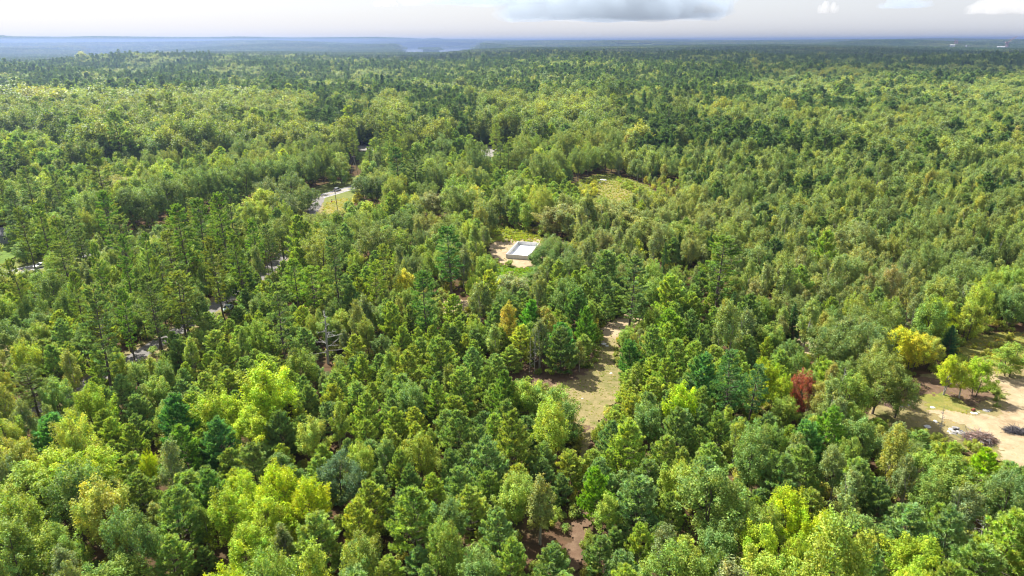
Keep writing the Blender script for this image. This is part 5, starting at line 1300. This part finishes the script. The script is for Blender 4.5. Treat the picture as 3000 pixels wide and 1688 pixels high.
M_SHED = simple("shed_cladding", (0.75, 0.74, 0.74), .6)
def shed(u0, u1, vb, vt, r, label):
    (x0, y0), zb = far_pt(u0, vb, r); (x1, y1), _ = far_pt(u1, vb, r); _, zt = far_pt(u0, vt, r); L = math.hypot(x1 - x0, y1 - y0); h = zt - zb
    e = empty("warehouse", ((x0 + x1) / 2, (y0 + y1) / 2, zb), math.atan2(y1 - y0, x1 - x0)); tag(e, label, "warehouse", "pale sheds on the far shore")
    MB().box((0, 0, h * .4 - 10), (L, L * .4, h * .8 + 20)).build("wall", M_SHED, e)
    MB().add([(-L / 2, -L * .22, h * .8), (L / 2, -L * .22, h * .8), (L / 2, L * .22, h * .8), (-L / 2, L * .22, h * .8), (-L / 2, 0, h), (L / 2, 0, h)], [(0, 1, 5, 4), (3, 4, 5, 2), (0, 4, 3), (1, 2, 5)]).build("roof", M_SHED, e)
shed(2782, 2797, 136, 131, 6000, "long white shed on the far blue shore"); shed(2828, 2833, 136, 132, 6000, "small square white shed on the far blue shore"); shed(2920, 2944, 140.5, 135.5, 5950, "low pinkish shed at the foot of the tall crane")

# ------------------------------------------------------------------ haze
def haze():
    m = bpy.data.materials.new("haze"); m.use_nodes = True; t = m.node_tree; t.nodes.clear()
    o = t.nodes.new("ShaderNodeOutputMaterial"); v = t.nodes.new("ShaderNodeVolumePrincipled")
    v.inputs["Color"].default_value = (0.38, 0.53, 0.91, 1); v.inputs["Density"].default_value = 0.00012; v.inputs["Anisotropy"].default_value = 0.75
    t.links.new(v.outputs[0], o.inputs["Volume"])
    b = MB().box((0, 0, 31), (46000, 46000, 162)); b_o = b.build("haze", m); tag(b_o, "pale blue haze filling the air over the forest", "haze", None, "stuff")
haze()

# ------------------------------------------------------------------ clouds
def cloud_mat(name, dens, col_, g_):
    m = bpy.data.materials.new(name); m.use_nodes = True; t = m.node_tree; t.nodes.clear()
    o = t.nodes.new("ShaderNodeOutputMaterial"); v = t.nodes.new("ShaderNodeVolumePrincipled")
    v.inputs["Color"].default_value = (*col_, 1); v.inputs["Density"].default_value = dens; v.inputs["Anisotropy"].default_value = g_
    t.links.new(v.outputs[0], o.inputs["Volume"]); return m
def cloud(c, size, seed, mat, label, n=26, flat=0.25):
    """cumulus: many uneven puffs over a flat base, merged by remeshing into one closed body"""
    import bmesh
    gg = np.random.default_rng(seed); bm = bmesh.new()
    for i in range(n):
        a = gg.uniform(0, 6.283); q = math.sqrt(gg.uniform()); x, y = q * math.cos(a) * .42, q * math.sin(a) * .42
        rr_ = gg.uniform(.10, .24) * (1.15 - q * .7)
        M = Matrix.Translation((x * size[0], y * size[1], rr_ * size[2] * 1.1 * gg.uniform(.4, 1.6))) @ Matrix.Diagonal((rr_ * size[0], rr_ * size[1], rr_ * size[2] * 2.2, 1))
        bmesh.ops.create_icosphere(bm, subdivisions=3, radius=1.0, matrix=M)
    for v in bm.verts:
        w = 1 + .10 * float(wav(v.co.x, v.co.y + v.co.z, size[0] * .12, seed % 9)) + .06 * float(wav(v.co.z + v.co.x, v.co.y, size[0] * .05, 3))
        v.co.x *= w; v.co.y *= w; v.co.z = max(v.co.z * w, -flat * size[2] * (.16 + .16 * float(wav(v.co.x, v.co.y, size[0] * .3, 5)) + .06 * float(wav(v.co.x, v.co.y, size[0] * .08, 2))))
    me = bpy.data.meshes.new("cloud"); bm.to_mesh(me); bm.free(); me.materials.append(mat)
    o = obj("cloud", me, None, c); md = o.modifiers.new("merge", 'REMESH'); md.mode = 'VOXEL'; md.voxel_size = max(size) / 90.0
    tag(o, label, "cloud", "cumulus clouds"); return o
def cloud_at(u, v, r, wpx, hpx, depth, seed, mat, label, n=26):
    (x, y), z = far_pt(u, v, r); k = r / FPX / .94
    return cloud((x, y, z), (wpx * k, depth, hpx * k), seed, mat, label, n)
CM_BIG = cloud_mat("dark_cloud_vapour", 0.00075, (0.70, 0.83, 1.0), 0.35)
CM_SM = cloud_mat("white_cloud_vapour", 0.0022, (1.0, 1.0, 1.0), 0.0)
cloud_at(1800, 50, 21000, 640, 170, 5200, 11, CM_BIG, "broad flat-bottomed blue-grey cloud over the forest", 70)
cloud_at(1400, 9, 20000, 420, 90, 3000, 12, CM_BIG, "dark cloud with a low flat base beside the broad flat-bottomed cloud", 34)
cloud_at(2075, 36, 21000, 80, 40, 700, 13, CM_SM, "white puff at the end of the broad flat-bottomed cloud")
cloud_at(1130, 18, 22000, 70, 24, 500, 14, CM_SM, "small solitary white cloud in the open sky")
cloud_at(2425, 36, 22000, 46, 46, 500, 15, CM_SM, "small upright white cloud in the pale sky")
cloud_at(2640, 22, 21000, 130, 34, 1500, 16, CM_BIG, "hazy grey cloud in the pale sky")
cloud_at(2950, 36, 21000, 180, 60, 1600, 17, cloud_mat("thin_cloud_vapour", 0.0008, (1.0, 1.0, 1.0), 0.1), "piled white cloud in the pale sky", 34)

cloud((900, 3450, 1000), (4600, 3300, 450), 31, cloud_mat("shading_cloud_vapour", 0.004, (0.9, 0.93, 1.0), 0.4), "broad cumulus drifting above the forest, shading the far woods", 60)
